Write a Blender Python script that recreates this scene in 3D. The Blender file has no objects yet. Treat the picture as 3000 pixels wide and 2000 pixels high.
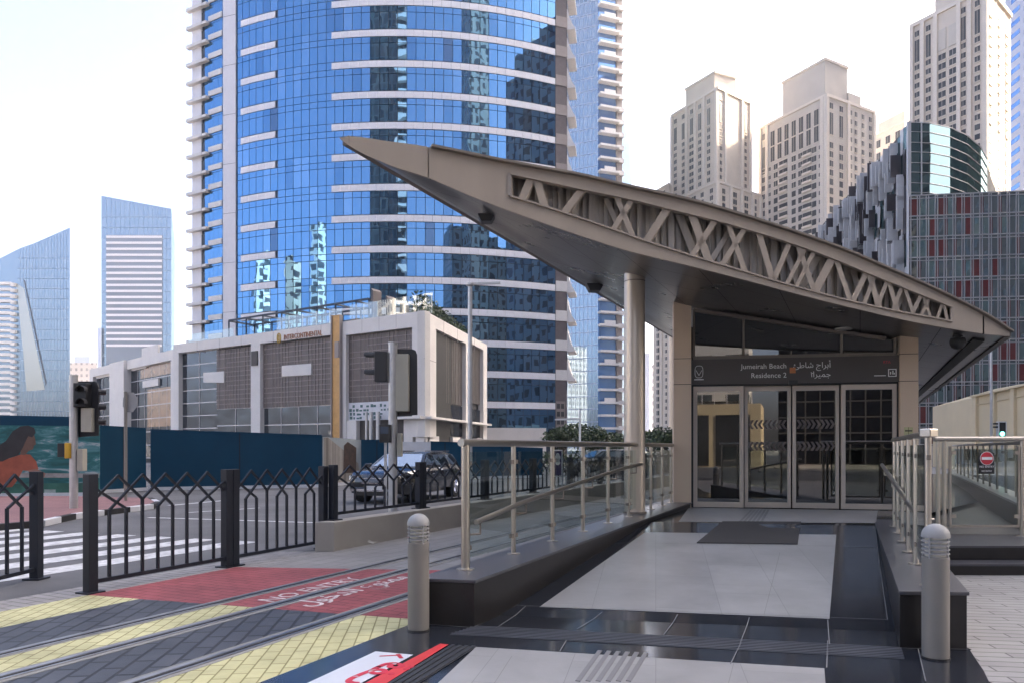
import bpy, bmesh, math, random
from mathutils import Vector, Matrix
rnd = random.Random(11)
sc = bpy.context.scene
col = sc.collection
F, H, EYE = 2167.0, 1310.0, 1.6
AX = Vector((0.47, 1.0, 0.0))            # the way the tram line, the ramp and the station run
AXN = AX.normalized()
XF = {}
PEND = []

def P(u, v, Y): return Vector(((u - 1500) / F * Y, Y, EYE + (H - v) / F * Y))
def G(u, v, z=0.0): return P(u, v, (EYE - z) * F / (v - H))
def XY(u, Y): return Vector(((u - 1500) / F * Y, Y, 0))
def ZV(v, Y): return EYE + (H - v) / F * Y
def V3(p, z): return Vector((p[0], p[1], z))

# ---------------------------------------------------------------- mesh builder
class MB:
    def __init__(s): s.v = []; s.f = []; s.m = []
    def _add(s, pts, faces, m=0):
        n = len(s.v); s.v += [Vector(p) for p in pts]
        for f in faces: s.f.append([n + i for i in f]); s.m.append(m)
    def face(s, pts, m=0): s._add(pts, [list(range(len(pts)))], m)
    def hexa(s, b, t, m=0):
        s._add(list(b) + list(t), [(3, 2, 1, 0), (4, 5, 6, 7), (0, 1, 5, 4), (1, 2, 6, 5), (2, 3, 7, 6), (3, 0, 4, 7)], m)
    def box(s, c, size, rz=0.0, m=0):
        c = Vector(c); x, y, z = [k / 2 for k in size]; M = Matrix.Rotation(rz, 3, 'Z')
        q = [M @ Vector(p) for p in ((-x, -y, 0), (x, -y, 0), (x, y, 0), (-x, y, 0))]
        s.hexa([c + p - Vector((0, 0, z)) for p in q], [c + p + Vector((0, 0, z)) for p in q], m)
    def bar(s, p0, p1, w, h, up=(0, 0, 1), m=0):
        p0 = Vector(p0); p1 = Vector(p1); d = (p1 - p0).normalized(); up = Vector(up)
        if abs(d.dot(up)) > .99: up = Vector((0, 1, 0))
        a = d.cross(up).normalized() * (w / 2); b = a.cross(d).normalized() * (h / 2)
        q = [-a - b, a - b, a + b, -a + b]
        s.hexa([p0 + k for k in q], [p1 + k for k in q], m)
    def tube(s, p0, p1, r, n=12, r2=None, m=0):
        p0 = Vector(p0); p1 = Vector(p1); r2 = r if r2 is None else r2
        d = (p1 - p0).normalized(); up = Vector((0, 0, 1)) if abs(d.z) < .95 else Vector((0, 1, 0))
        a = d.cross(up).normalized(); b = a.cross(d)
        c = [a * math.cos(k * 2 * math.pi / n) + b * math.sin(k * 2 * math.pi / n) for k in range(n)]
        fs = [(k, (k + 1) % n, n + (k + 1) % n, n + k) for k in range(n)] + [tuple(range(n))[::-1], tuple(range(n, 2 * n))]
        s._add([p0 + k * r for k in c] + [p1 + k * r2 for k in c], fs, m)
    def path(s, pts, r, n=10, m=0):
        for a, b in zip(pts[:-1], pts[1:]): s.tube(a, b, r, n, m=m)
    def prism(s, poly, z0, z1, m=0):
        n = len(poly)
        s._add([V3(p, z0) for p in poly] + [V3(p, z1) for p in poly],
               [tuple(range(n))[::-1], tuple(range(n, 2 * n))] + [(k, (k + 1) % n, n + (k + 1) % n, n + k) for k in range(n)], m)
    def ext(s, poly, vec, m=0):
        n = len(poly); vec = Vector(vec)
        s._add([Vector(p) for p in poly] + [Vector(p) + vec for p in poly],
               [tuple(range(n))[::-1], tuple(range(n, 2 * n))] + [(k, (k + 1) % n, n + (k + 1) % n, n + k) for k in range(n)], m)
    def lathe(s, prof, c, n=24, m=0):
        c = Vector(c); pts = []
        for r, z in prof:
            for k in range(n):
                a = k * 2 * math.pi / n; pts.append(c + Vector((r * math.cos(a), r * math.sin(a), z)))
        fs = []
        for i in range(len(prof) - 1):
            for k in range(n):
                fs.append((i * n + k, i * n + (k + 1) % n, (i + 1) * n + (k + 1) % n, (i + 1) * n + k))
        fs.append(tuple(range(n))[::-1]); q = (len(prof) - 1) * n; fs.append(tuple(range(q, q + n)))
        s._add(pts, fs, m)
    def grid(s, rows, m=0):
        w = len(rows[0]); pts = [p for r in rows for p in r]
        s._add(pts, [(i * w + k, i * w + k + 1, (i + 1) * w + k + 1, (i + 1) * w + k) for i in range(len(rows) - 1) for k in range(w - 1)], m)
    def build(s, name, mat, par=None, smooth=False, bevel=0.0, recalc=True, weld=False, **props):
        v = s.v
        if par is not None:
            M = XF[par.name]; v = [M @ p for p in v]; off = None
        else:
            xs = [p.x for p in v]; ys = [p.y for p in v]; zs = [p.z for p in v]
            off = Vector(((min(xs) + max(xs)) / 2, (min(ys) + max(ys)) / 2, min(zs))); v = [p - off for p in v]
        me = bpy.data.meshes.new(name)
        me.from_pydata([tuple(p) for p in v], [], s.f)
        for mm in (mat if isinstance(mat, (list, tuple)) else [mat]): me.materials.append(mm)
        me.polygons.foreach_set('material_index', s.m)
        if recalc or weld:
            bm = bmesh.new(); bm.from_mesh(me)
            if weld: bmesh.ops.remove_doubles(bm, verts=bm.verts, dist=1e-4)
            if recalc: bmesh.ops.recalc_face_normals(bm, faces=bm.faces)
            bm.to_mesh(me); bm.free()
        if smooth:
            me.polygons.foreach_set('use_smooth', [True] * len(me.polygons)); me.set_sharp_from_angle(angle=math.radians(35))
        o = bpy.data.objects.new(name, me); col.objects.link(o)
        if par is not None: o.parent = par; XF[o.name] = XF[par.name]
        else: o.location = off; XF[o.name] = Matrix.Translation(-off)
        if bevel:
            b = o.modifiers.new('bevel', 'BEVEL'); b.width = bevel; b.segments = 2; b.limit_method = 'ANGLE'; b.angle_limit = math.radians(40)
        for k, val in props.items(): o[k] = val
        return o

def thing(name, loc, label, cat, group=None, rz=0.0):
    o = bpy.data.objects.new(name, None); col.objects.link(o)
    o.location = loc; o.rotation_euler = (0, 0, rz); o.empty_display_size = .2
    o['label'] = label; o['category'] = cat
    if group: o['group'] = group
    XF[o.name] = (Matrix.Translation(Vector(loc)) @ Matrix.Rotation(rz, 4, 'Z')).inverted()
    return o
def copy_thing(r, loc, label=None, rz=None):
    c = r.copy(); col.objects.link(c); c.location = loc
    if rz is not None: c.rotation_euler = (0, 0, rz)
    if label: c['label'] = label
    def rec(src, dst):
        for ch in [x for x in list(bpy.data.objects) if x.parent == src]:
            k = ch.copy(); col.objects.link(k); k.parent = dst; rec(ch, k)
    rec(r, c)
    return c

# ---------------------------------------------------------------- materials
def nt(name):
    m = bpy.data.materials.new(name); m.use_nodes = True; t = m.node_tree; t.nodes.clear()
    o = t.nodes.new('ShaderNodeOutputMaterial'); return m, t, o
def N(t, kind, **kw):
    n = t.nodes.new('ShaderNode' + kind)
    for k, v in kw.items():
        if k in n.inputs: n.inputs[k].default_value = v
        else: setattr(n, k, v)
    return n
def c4(c): return (c[0], c[1], c[2], 1)
def mat(name, c, rough=.6, metal=0.0, var=.10, scale=2.0, bump=0.0, bscale=60.0, spec=.5, coat=0.0, rvar=0.1, stretch=(1, 1, 1)):
    m, t, o = nt(name); L = t.links.new
    b = N(t, 'BsdfPrincipled', Metallic=metal); b.inputs['Specular IOR Level'].default_value = spec
    b.inputs['Coat Weight'].default_value = coat; b.inputs['Coat Roughness'].default_value = .03
    tc = N(t, 'TexCoord'); mp = N(t, 'Mapping'); mp.inputs['Scale'].default_value = stretch
    L(tc.outputs['Object'], mp.inputs['Vector'])
    n1 = N(t, 'TexNoise', Scale=scale, Detail=6.0, Roughness=.6); L(mp.outputs[0], n1.inputs['Vector'])
    r = N(t, 'ValToRGB'); r.color_ramp.elements[0].position = .3; r.color_ramp.elements[1].position = .7
    r.color_ramp.elements[0].color = c4([k * (1 - var) for k in c]); r.color_ramp.elements[1].color = c4([min(1, k * (1 + var)) for k in c])
    L(n1.outputs['Fac'], r.inputs['Fac']); L(r.outputs[0], b.inputs['Base Color'])
    mr = N(t, 'MapRange'); mr.inputs['To Min'].default_value = max(0.0, rough * (1 - rvar)); mr.inputs['To Max'].default_value = min(1, rough * (1 + rvar))
    L(n1.outputs['Fac'], mr.inputs['Value']); L(mr.outputs[0], b.inputs['Roughness'])
    if bump:
        n2 = N(t, 'TexNoise', Scale=bscale, Detail=4.0); L(mp.outputs[0], n2.inputs['Vector'])
        bp = N(t, 'Bump', Strength=bump, Distance=.01); L(n2.outputs['Fac'], bp.inputs['Height']); L(bp.outputs[0], b.inputs['Normal'])
    L(b.outputs[0], o.inputs[0]); return m
def brick(name, c1, c2, mortar, w, h, ang=0.0, rough=.7, ms=.006, bump=.4, off=.5, spec=.4, dirt=.25, freq=2):
    m, t, o = nt(name); L = t.links.new
    b = N(t, 'BsdfPrincipled', Roughness=rough); b.inputs['Specular IOR Level'].default_value = spec
    g = N(t, 'NewGeometry'); mp = N(t, 'Mapping'); mp.inputs['Rotation'].default_value = (0, 0, -ang); L(g.outputs['Position'], mp.inputs['Vector'])
    k = N(t, 'TexBrick', Scale=1.0); k.offset = off; k.offset_frequency = freq
    k.inputs['Color1'].default_value = c4(c1); k.inputs['Color2'].default_value = c4(c2); k.inputs['Mortar'].default_value = c4(mortar)
    k.inputs['Mortar Size'].default_value = ms; k.inputs['Mortar Smooth'].default_value = .2
    k.inputs['Brick Width'].default_value = w; k.inputs['Row Height'].default_value = h; k.inputs['Bias'].default_value = 0
    L(mp.outputs[0], k.inputs['Vector'])
    n = N(t, 'TexNoise', Scale=1.3, Detail=8.0, Roughness=.65); L(g.outputs['Position'], n.inputs['Vector'])
    r = N(t, 'ValToRGB'); r.color_ramp.elements[0].position = .3; r.color_ramp.elements[1].position = .7
    r.color_ramp.elements[0].color = c4([1 - dirt] * 3); r.color_ramp.elements[1].color = (1, 1, 1, 1); L(n.outputs['Fac'], r.inputs['Fac'])
    mx = N(t, 'Mix', data_type='RGBA', blend_type='MULTIPLY'); mx.inputs[0].default_value = 1
    L(k.outputs['Color'], mx.inputs[6]); L(r.outputs[0], mx.inputs[7]); L(mx.outputs[2], b.inputs['Base Color'])
    n2 = N(t, 'TexNoise', Scale=90.0, Detail=3.0); L(g.outputs['Position'], n2.inputs['Vector'])
    ad = N(t, 'Math', operation='MULTIPLY_ADD'); L(n2.outputs['Fac'], ad.inputs[0]); ad.inputs[1].default_value = .25
    iv = N(t, 'Math', operation='SUBTRACT'); iv.inputs[0].default_value = 1; L(k.outputs['Fac'], iv.inputs[1]); L(iv.outputs[0], ad.inputs[2])
    bp = N(t, 'Bump', Strength=bump, Distance=.008); L(ad.outputs[0], bp.inputs['Height']); L(bp.outputs[0], b.inputs['Normal'])
    L(b.outputs[0], o.inputs[0]); return m
def glass(name, tint=(.85, .9, .88), rmin=.06, gcol=(1, 1, 1), rough=0.0, f0=.08):
    m, t, o = nt(name); L = t.links.new
    tr = N(t, 'BsdfTransparent', Color=c4(tint)); gl = N(t, 'BsdfGlossy', Color=c4(gcol), Roughness=rough)
    fr = N(t, 'LayerWeight', Blend=.5); pw = N(t, 'Math', operation='POWER'); pw.inputs[1].default_value = 4.5; L(fr.outputs['Facing'], pw.inputs[0])
    mr = N(t, 'MapRange'); mr.inputs['To Min'].default_value = rmin; mr.inputs['To Max'].default_value = .95
    L(pw.outputs[0], mr.inputs['Value']); mx = N(t, 'MixShader'); L(mr.outputs[0], mx.inputs[0]); L(tr.outputs[0], mx.inputs[1]); L(gl.outputs[0], mx.inputs[2])
    L(mx.outputs[0], o.inputs[0]); return m
def mirror(name, c, rough=.015, wave=.0, wscale=.6, deep=(.02, .03, .05), refl=.8):
    """tinted reflective curtain-wall glass: a dark body under a coloured mirror"""
    m, t, o = nt(name); L = t.links.new
    df = N(t, 'BsdfDiffuse', Color=c4(deep)); gl = N(t, 'BsdfGlossy', Color=c4(c), Roughness=rough)
    mx = N(t, 'MixShader'); mx.inputs[0].default_value = refl
    if wave:
        tc = N(t, 'TexCoord'); n = N(t, 'TexNoise', Scale=wscale, Detail=1.5); L(tc.outputs['Object'], n.inputs['Vector'])
        bp = N(t, 'Bump', Strength=wave, Distance=.1); L(n.outputs['Fac'], bp.inputs['Height']); L(bp.outputs[0], gl.inputs['Normal'])
    L(df.outputs[0], mx.inputs[1]); L(gl.outputs[0], mx.inputs[2]); L(mx.outputs[0], o.inputs[0]); return m
def facade(name, wall, win, w, h, ms, rough=.6, wrough=.15):
    """a rendered wall with rows of windows, on object coordinates of a vertical face (s along x+y, z up)"""
    m, t, o = nt(name); L = t.links.new
    b = N(t, 'BsdfPrincipled'); tc = N(t, 'TexCoord'); sp = N(t, 'SeparateXYZ'); L(tc.outputs['Object'], sp.inputs[0])
    ad = N(t, 'Math', operation='ADD'); L(sp.outputs[0], ad.inputs[0]); L(sp.outputs[1], ad.inputs[1])
    cb = N(t, 'CombineXYZ'); L(ad.outputs[0], cb.inputs[0]); L(sp.outputs[2], cb.inputs[1])
    k = N(t, 'TexBrick', Scale=1.0); k.offset = 0.0; k.inputs['Color1'].default_value = c4(win); k.inputs['Color2'].default_value = c4([x * .5 for x in win])
    k.inputs['Mortar'].default_value = c4(wall); k.inputs['Mortar Size'].default_value = ms; k.inputs['Mortar Smooth'].default_value = 0
    k.inputs['Brick Width'].default_value = w; k.inputs['Row Height'].default_value = h; L(cb.outputs[0], k.inputs['Vector'])
    L(k.outputs['Color'], b.inputs['Base Color'])
    mr = N(t, 'MapRange'); mr.inputs['To Min'].default_value = wrough; mr.inputs['To Max'].default_value = rough; L(k.outputs['Fac'], mr.inputs['Value']); L(mr.outputs[0], b.inputs['Roughness'])
    L(b.outputs[0], o.inputs[0]); return m
def emit(name, c, s):
    m, t, o = nt(name); e = N(t, 'Emission', Color=c4(c), Strength=s); t.links.new(e.outputs[0], o.inputs[0]); return m

ANG = math.atan2(1.0, .48)
M = {}
M['ground'] = mat('ground_concrete', (.30, .28, .26), .85, var=.15, scale=.4, bump=.2)
M['asphalt'] = mat('asphalt', (.115, .115, .12), .85, var=.32, scale=.55, bump=.6, bscale=150)
M['paint'] = mat('road_paint', (.56, .56, .56), .7, var=.38, scale=7, bump=.3, bscale=120)
M['redpave'] = brick('red_island_paving', (.30, .16, .16), (.27, .14, .14), (.18, .1, .1), .2, .1, ANG, .8)
M['pave'] = brick('grey_pavers', (.36, .345, .335), (.32, .305, .295), (.15, .14, .135), .4, .12, ANG + 1.57, .75, .008)
M['paver_light'] = brick('light_pavers', (.40, .39, .378), (.35, .34, .33), (.15, .145, .14), .6, .13, math.radians(-8), .75, .008)
M['tram'] = brick('tram_bed_paving', (.30, .29, .28), (.26, .25, .245), (.16, .155, .15), .5, .25, ANG, .7)
M['yellow'] = brick('yellow_pavers', (.68, .65, .36), (.60, .575, .31), (.30, .27, .12), (.22), .11, ANG + .55, .75, .007, .5, dirt=.4)
M['black'] = brick('black_pavers', (.085, .09, .105), (.06, .066, .08), (.014, .015, .018), .34, .16, ANG + .55, .5, .015, .6, dirt=.45)
M['red'] = brick('red_pavers', (.40, .095, .105), (.35, .085, .095), (.20, .05, .055), .3, .12, ANG + 1.57, .7, .008, .5, dirt=.42)
M['rail'] = mat('steel_rail', (.34, .33, .33), .35, 1.0, .2, 6)
M['groove'] = mat('rail_groove', (.012, .012, .014), .8)
M['railbed'] = mat('rail_concrete', (.27, .265, .25), .8, var=.15, bump=.3)
M['granite'] = brick('black_granite', (.021, .025, .034), (.030, .034, .044), (.055, .056, .06), .62, .62, math.radians(-10), .13, .0022, .03, 0.0, .6, .35)
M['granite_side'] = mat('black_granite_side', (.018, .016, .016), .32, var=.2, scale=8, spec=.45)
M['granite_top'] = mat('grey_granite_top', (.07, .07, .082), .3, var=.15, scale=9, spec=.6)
M['tile'] = brick('pale_floor_tile', (.395, .395, .395), (.345, .345, .35), (.22, .22, .22), 1.22, .61, math.radians(79), .3, .003, .05, .5, .5, .32)
M['grout'] = mat('grout', (.17, .17, .175), .8)
M['mat'] = mat('door_mat', (.045, .043, .045), .95, var=.2, scale=30, bump=.5, bscale=400)
M['tactile'] = mat('tactile_granite', (.085, .09, .105), .3, var=.2, spec=.6)
M['bronze'] = mat('champagne_panel', (.37, .315, .262), .45, 0.0, .07, 1.1, spec=.4, stretch=(1.6, 1.6, .35), rvar=.25)
M['bronze_dark'] = mat('champagne_panel_dark', (.205, .175, .15), .5, 0.0, .05, spec=.35)
M['pier'] = mat('tan_metal_panel', (.66, .515, .375), .42, 0.0, .04, .6, spec=.4)
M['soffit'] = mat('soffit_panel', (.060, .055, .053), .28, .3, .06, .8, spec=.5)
M['dark'] = mat('dark_gap', (.012, .011, .011), .6)
M['darkpanel'] = mat('sign_panel', (.075, .066, .06), .5, var=.06)
M['corr'] = mat('ribbed_sheet', (.50, .455, .405), .55, var=.25, scale=3, stretch=(3, 3, .3))
M['frame'] = mat('door_frame_metal', (.55, .475, .40), .4, 0.0, .04)
M['steel'] = mat('brushed_steel', (.50, .465, .42), .30, 1.0, .03, 3, rvar=.05)
M['steel_pole'] = mat('galvanised_pole', (.55, .545, .54), .45, .6, .1, 5)
M['column'] = mat('champagne_column', (.60, .525, .44), .33, .45, .06, 2, stretch=(1, 1, .2))
M['bollard'] = mat('bollard_grey', (.235, .22, .20), .55, .1, .06)
M['bollard_dome'] = mat('bollard_dome_grey', (.32, .32, .32), .5, 0, .08)
M['lens'] = mat('frosted_lens', (.62, .60, .55), .3, var=.05)
M['fence'] = mat('fence_paint', (.012, .015, .024), .5, 0, .15, 4, spec=.35)
M['conc'] = mat('low_wall_render', (.37, .345, .31), .8, var=.08, scale=1.5, bump=.15)
M['glass'] = glass('railing_glass', (.86, .91, .89), .05)
M['doorglass'] = glass('door_glass', (.12, .125, .13), .125, (.95, .95, .95))
M['clearglass'] = glass('terrace_glass', (.84, .90, .90), .12)
M['white'] = mat('white_paint', (.75, .75, .74), .5, var=.04)
M['roadtext'] = mat('worn_letter_paint', (.60, .52, .52), .7, var=.45, scale=14)
M['textwhite'] = mat('sign_letter_white', (.86, .86, .84), .5, var=.02)
M['redtext'] = mat('sign_letter_red', (.55, .03, .06), .5, var=.03)
M['orange'] = mat('sign_orange', (.62, .22, .08), .5)
M['black_pl'] = mat('black_plastic', (.018, .018, .02), .42)
M['beige_pl'] = mat('signal_back_beige', (.42, .40, .33), .55)
M['yellow_pl'] = mat('yellow_plastic', (.60, .36, .03), .45)
M['screen'] = mat('display_glass', (.05, .08, .13), .08, spec=.8)
M['hoard'] = mat('hoarding_blue', (.004, .048, .096), .6, var=.12, scale=.7, bump=.05, bscale=2.0, spec=.2)
M['hoard_w'] = mat('hoarding_white', (.62, .63, .66), .6)
M['cladding'] = mat('podium_white_cladding', (.70, .665, .635), .55, var=.05, scale=.8)
M['mesh'] = mat('brown_metal_mesh', (.14, .115, .108), .55, .2, .2, 1.5)
M['mesh_l'] = mat('brown_mesh_light', (.27, .235, .225), .55, .2, .1, 1.5)
M['podglass'] = mirror('podium_glass', (.55, .60, .66), .02, .6, .5, (.02, .022, .028), .22)
M['towerglass'] = [mirror('tower_glass_%d' % i, c, .012, w, .35, (.015, .03, .06), .84) for i, (c, w) in enumerate((((.14, .30, .51), .10), ((.18, .345, .56), .16), ((.11, .245, .43), .12), ((.10, .17, .27), .1)))]
M['mull'] = mat('dark_mullion', (.02, .035, .06), .5)
M['band'] = mat('white_spandrel', (.78, .77, .81), .45, var=.04)
M['tower_white'] = mat('tower_white_panel', (.70, .69, .73), .5, var=.04)
M['brownwall'] = mat('brown_stone', (.12, .10, .105), .6, var=.15)
M['balc'] = mat('balcony_white', (.66, .64, .63), .55, var=.05)
M['cream'] = mat('cream_render', (.66, .585, .495), .8, var=.07, scale=.25)
M['cream2'] = mat('cream_render_grey', (.58, .53, .465), .8, var=.06, scale=.25)
M['cream3'] = mat('cream_render_trim', (.72, .65, .565), .8, var=.05)
M['win'] = mat('window_glass', (.05, .053, .058), .38, var=.4, scale=.3, spec=.3)
M['winblue'] = mat('tall_window_glass', (.10, .115, .16), .12, var=.3, scale=.3, spec=.6)
M['bluewall'] = mirror('far_blue_glass', (.36, .46, .55), .03, 0, .03, (.10, .15, .20), .6)
M['paleblue'] = mat('pale_blue_wall', (.46, .52, .66), .6, var=.04)
M['blueglass'] = mirror('blue_window_glass', (.30, .52, .85), .03, 0, .1, (.05, .15, .4), .5)
M['officedark'] = mirror('office_dark_glass', (.45, .53, .55), .02, .2, .3, (.012, .016, .018), .42)
M['officeteal'] = mirror('office_teal_glass', (.42, .58, .58), .02, .2, .3, (.015, .03, .03), .5)
M['officered'] = mat('office_red_panel', (.13, .018, .02), .25, var=.15, spec=.5)
M['officecurve'] = mirror('office_curved_glass', (.36, .52, .56), .015, .1, .2, (.02, .045, .05), .28)
M['alu'] = mat('aluminium_mullion', (.50, .48, .50), .4, .5, .05)
M['finlight'] = mat('bright_fin', (.46, .47, .49), .3, 0, .08)
M['findark'] = mat('dark_fin', (.05, .042, .05), .3, .3, .1)
M['guide'] = mat('guide_rib', (.19, .19, .195), .35, var=.1)
M['rampfloor'] = mat('dark_ramp_floor', (.075, .075, .072), .6, var=.12)
M['ochre'] = mat('ochre_wall', (.62, .52, .35), .8, var=.06, scale=.5)
M['leaf'] = [mat('foliage_%d' % i, c, .6, var=.3, scale=1.5) for i, c in enumerate(((.035, .06, .022), (.06, .085, .03), (.025, .045, .02)))]
M['bark'] = mat('bark', (.10, .075, .05), .9, bump=.5, bscale=30)
M['carpaint'] = mat('black_car_paint', (.012, .013, .016), .12, 0, .05, coat=1.0)
M['carglass'] = mirror('car_window', (.75, .85, .95), .01, 0, .1, (.02, .03, .04), .55)
M['tyre'] = mat('tyre_rubber', (.02, .02, .02), .85)
M['chrome'] = mat('chrome', (.72, .72, .74), .12, 1.0, .04)
M['lamp_lens'] = mat('headlamp_glass', (.72, .74, .72), .1, 0, .05, spec=.8)
M['plate'] = mat('number_plate', (.6, .6, .6), .5)
M['signred'] = mat('sign_red', (.55, .03, .05), .4)
M['purple'] = mat('sign_purple', (.05, .03, .11), .4)
M['paper'] = mat('crumpled_paper', (.62, .60, .57), .7)
M['wood'] = mat('gold_panel', (.46, .26, .09), .45, .3, .15, 2)
M['rubber'] = mat('dark_strip', (.03, .033, .04), .5)
M['redstrip'] = mat('red_floor_strip', (.60, .045, .05), .45, var=.08)
M['sticker'] = mat('white_floor_sticker', (.62, .65, .70), .4, var=.05)
# ---------------------------------------------------------------- lettering
AR = {'ا': (0xFE8D, 2), 'أ': (0xFE83, 2), 'ب': (0xFE8F, 4), 'ت': (0xFE95, 4), 'ج': (0xFE9D, 4), 'خ': (0xFEA5, 4), 'د': (0xFEA9, 2), 'ر': (0xFEAD, 2),
      'س': (0xFEB1, 4), 'ش': (0xFEB5, 4), 'ط': (0xFEC1, 4), 'ع': (0xFEC9, 4), 'ف': (0xFED1, 4), 'ق': (0xFED5, 4), 'ك': (0xFED9, 4), 'ل': (0xFEDD, 4),
      'م': (0xFEE1, 4), 'ن': (0xFEE5, 4), 'و': (0xFEED, 2), 'ي': (0xFEF1, 4), 'ئ': (0xFE89, 4), 'ة': (0xFE93, 2)}
def arabic(s):
    out = []
    for i, ch in enumerate(s):
        if ch not in AR: out.append(ch); continue
        base, n = AR[ch]
        pj = i > 0 and s[i - 1] in AR and AR[s[i - 1]][1] == 4
        nj = n == 4 and i + 1 < len(s) and s[i + 1] in AR
        out.append(chr(base + (3 if pj and nj else 2 if nj else 1 if pj else 0)))
    return ''.join(out[::-1])
def text(name, body, org, xd, yd, size, m, par, thick=.004, align='LEFT', sx=1.0, bold=0.0, **props):
    c = bpy.data.curves.new(name, 'FONT'); c.body = body; c.size = size; c.align_x = align; c.extrude = thick / 2; c.offset = bold; c.resolution_u = 2
    t = bpy.data.objects.new('tmp_text', c); col.objects.link(t); bpy.context.view_layer.update()
    me = bpy.data.meshes.new_from_object(t.evaluated_get(bpy.context.evaluated_depsgraph_get()))
    bpy.data.objects.remove(t); bpy.data.curves.remove(c)
    xd = Vector(xd).normalized(); yd = Vector(yd).normalized(); nd = xd.cross(yd); org = Vector(org)
    X = XF[par.name] if par else Matrix()
    for v in me.vertices: v.co = X @ (org + xd * v.co.x * sx + yd * v.co.y + nd * v.co.z)
    me.materials.clear(); me.materials.append(m); me.name = name
    o = bpy.data.objects.new(name, me); col.objects.link(o)
    if par: o.parent = par; XF[o.name] = X
    for k, v in props.items(): o[k] = v
    return o

def sheet(name, pts, z, m, kind='structure'):
    b = MB(); b.face([V3(p, z) for p in pts]); o = b.build(name, m, recalc=False); o['kind'] = kind
    if o.data.polygons[0].normal.z < 0: o.data.flip_normals()
    return o
def S(s, Y): return Vector((s + .48 * Y, Y, 0))

# ---------------------------------------------------------------- ground
sheet('ground', [(-1450, -380), (1450, -380), (1450, 2450), (-1450, 2450)], -.012, M['ground'])
wallA = Vector((-3.05, 11.44, 0)); WD = Vector((.48, 1, 0))
sheet('road', [(-120, -40), (-28.2, -40), S(-9.05, 11.4), wallA + WD * .02, wallA + WD * 30, (16, 60), (60, 64), (60, 76), (-120, 60)], -.004, M['asphalt'])
sheet('pavement', [(-28.2, -40), S(-4.1, -40), S(-4.1, 11.4), S(-9.05, 11.4)], 0, M['pave'])
sheet('tram_bed', [S(-8.2, 11.4), S(-8.2, 8), S(-3.9, 6.7), S(-2.0, 40), S(0, 80), wallA + Vector((.3, 0, 0)) + WD * 60, wallA + Vector((.3, 0, 0))], .002, M['tram'])
def ycross(s): return (6.594 - .307 * s) / 1.147
def yfar(s): return (9.55 - .0914 * s) / 1.0439
def strip(name, s0, s1, m, ya=None, far=False, z=.006):
    if far: pts = [S(s0, ycross(s0)), S(s1, ycross(s1)), S(s1, yfar(s1)), S(s0, yfar(s0))]
    else: pts = [S(s0, -6), S(s1, -6), S(s1, ycross(s1)), S(s0, ycross(s0))]
    return sheet(name, pts, z, m)
strip('yellow_paving', -4.83, -4.12, M['yellow'])
strip('black_paving', -5.88, -5.06, M['black'])
strip('yellow_paving', -6.58, -6.1, M['yellow'])
strip('black_paving', -7.68, -6.76, M['black'])
strip('yellow_paving', -8.43, -7.68, M['yellow'])
strip('red_paving', -8.43, -6.76, M['red'], far=True)
strip('red_paving', -6.58, -6.1, M['red'], far=True)
strip('red_paving', -5.88, -5.06, M['red'], far=True)
strip('red_paving', -4.83, -4.12, M['red'], far=True)
def track(s, label, w=.23):
    r = thing('tram_rail', S(s, 8), label, 'rail', 'grooved tram rails set in the paving')
    b = MB(); b.bar(S(s, -6) + Vector((0, 0, .002)), S(s, 60) + Vector((0, 0, .002)), w, .014); b.build('concrete_bed', M['railbed'], r)
    b = MB()
    for d, hw in ((-.045, .05), (.052, .028)): b.bar(S(s + d, -6) + Vector((0, 0, .006)), S(s + d, 60) + Vector((0, 0, .006)), hw, .016)
    b.build('rail_head', M['rail'], r)
    b = MB(); b.bar(S(s + .008, -6) + Vector((0, 0, .0062)), S(s + .008, 60) + Vector((0, 0, .0062)), .034, .009); b.build('groove', M['groove'], r)
track(-4.95, 'tram rail with a dark groove nearest the bollard', .22); track(-6.0, 'middle tram rail in a wide concrete band'); track(-6.67, 'tram rail farthest from the bollard, beside the fence', .19)
ad = WD.normalized(); au = Vector((-ad.y, ad.x, 0))
text('no_entry_lettering', 'NO ENTRY', S(-6.14, 7.62) + Vector((0, 0, .009)), ad, au, .31, M['roadtext'], None, .002, sx=1.0, kind='structure')
text('arabic_no_entry_lettering', arabic('ممنوع الدخول'), S(-5.62, 7.42) + Vector((0, 0, .009)), ad, au, .37, M['roadtext'], None, .002, sx=.92, bold=.006, kind='structure')
# crosswalk and lane lines
for i in range(11):
    s0 = -10.35 - 1.0 * i
    fy = lambda s: (14.04 - .369 * (s + 8.27)) / (1 + .369 * .48)
    sheet('crosswalk_stripe', [S(s0, 4.2), S(s0 - .52, 4.2), S(s0 - .52, fy(s0 - .52)), S(s0, fy(s0))], .0, M['paint'])
for (a, b_, w) in (((434, 1514), (1010, 1532), .13), ((495, 1479), (660, 1464), .2), ((545, 1500), (760, 1486), .12)):
    A, B = G(*a), G(*b_); d = (B - A).normalized(); n = Vector((-d.y, d.x, 0)) * w / 2
    sheet('lane_marking', [A - n, B - n, B + n, A + n], .0, M['paint'])
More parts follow.
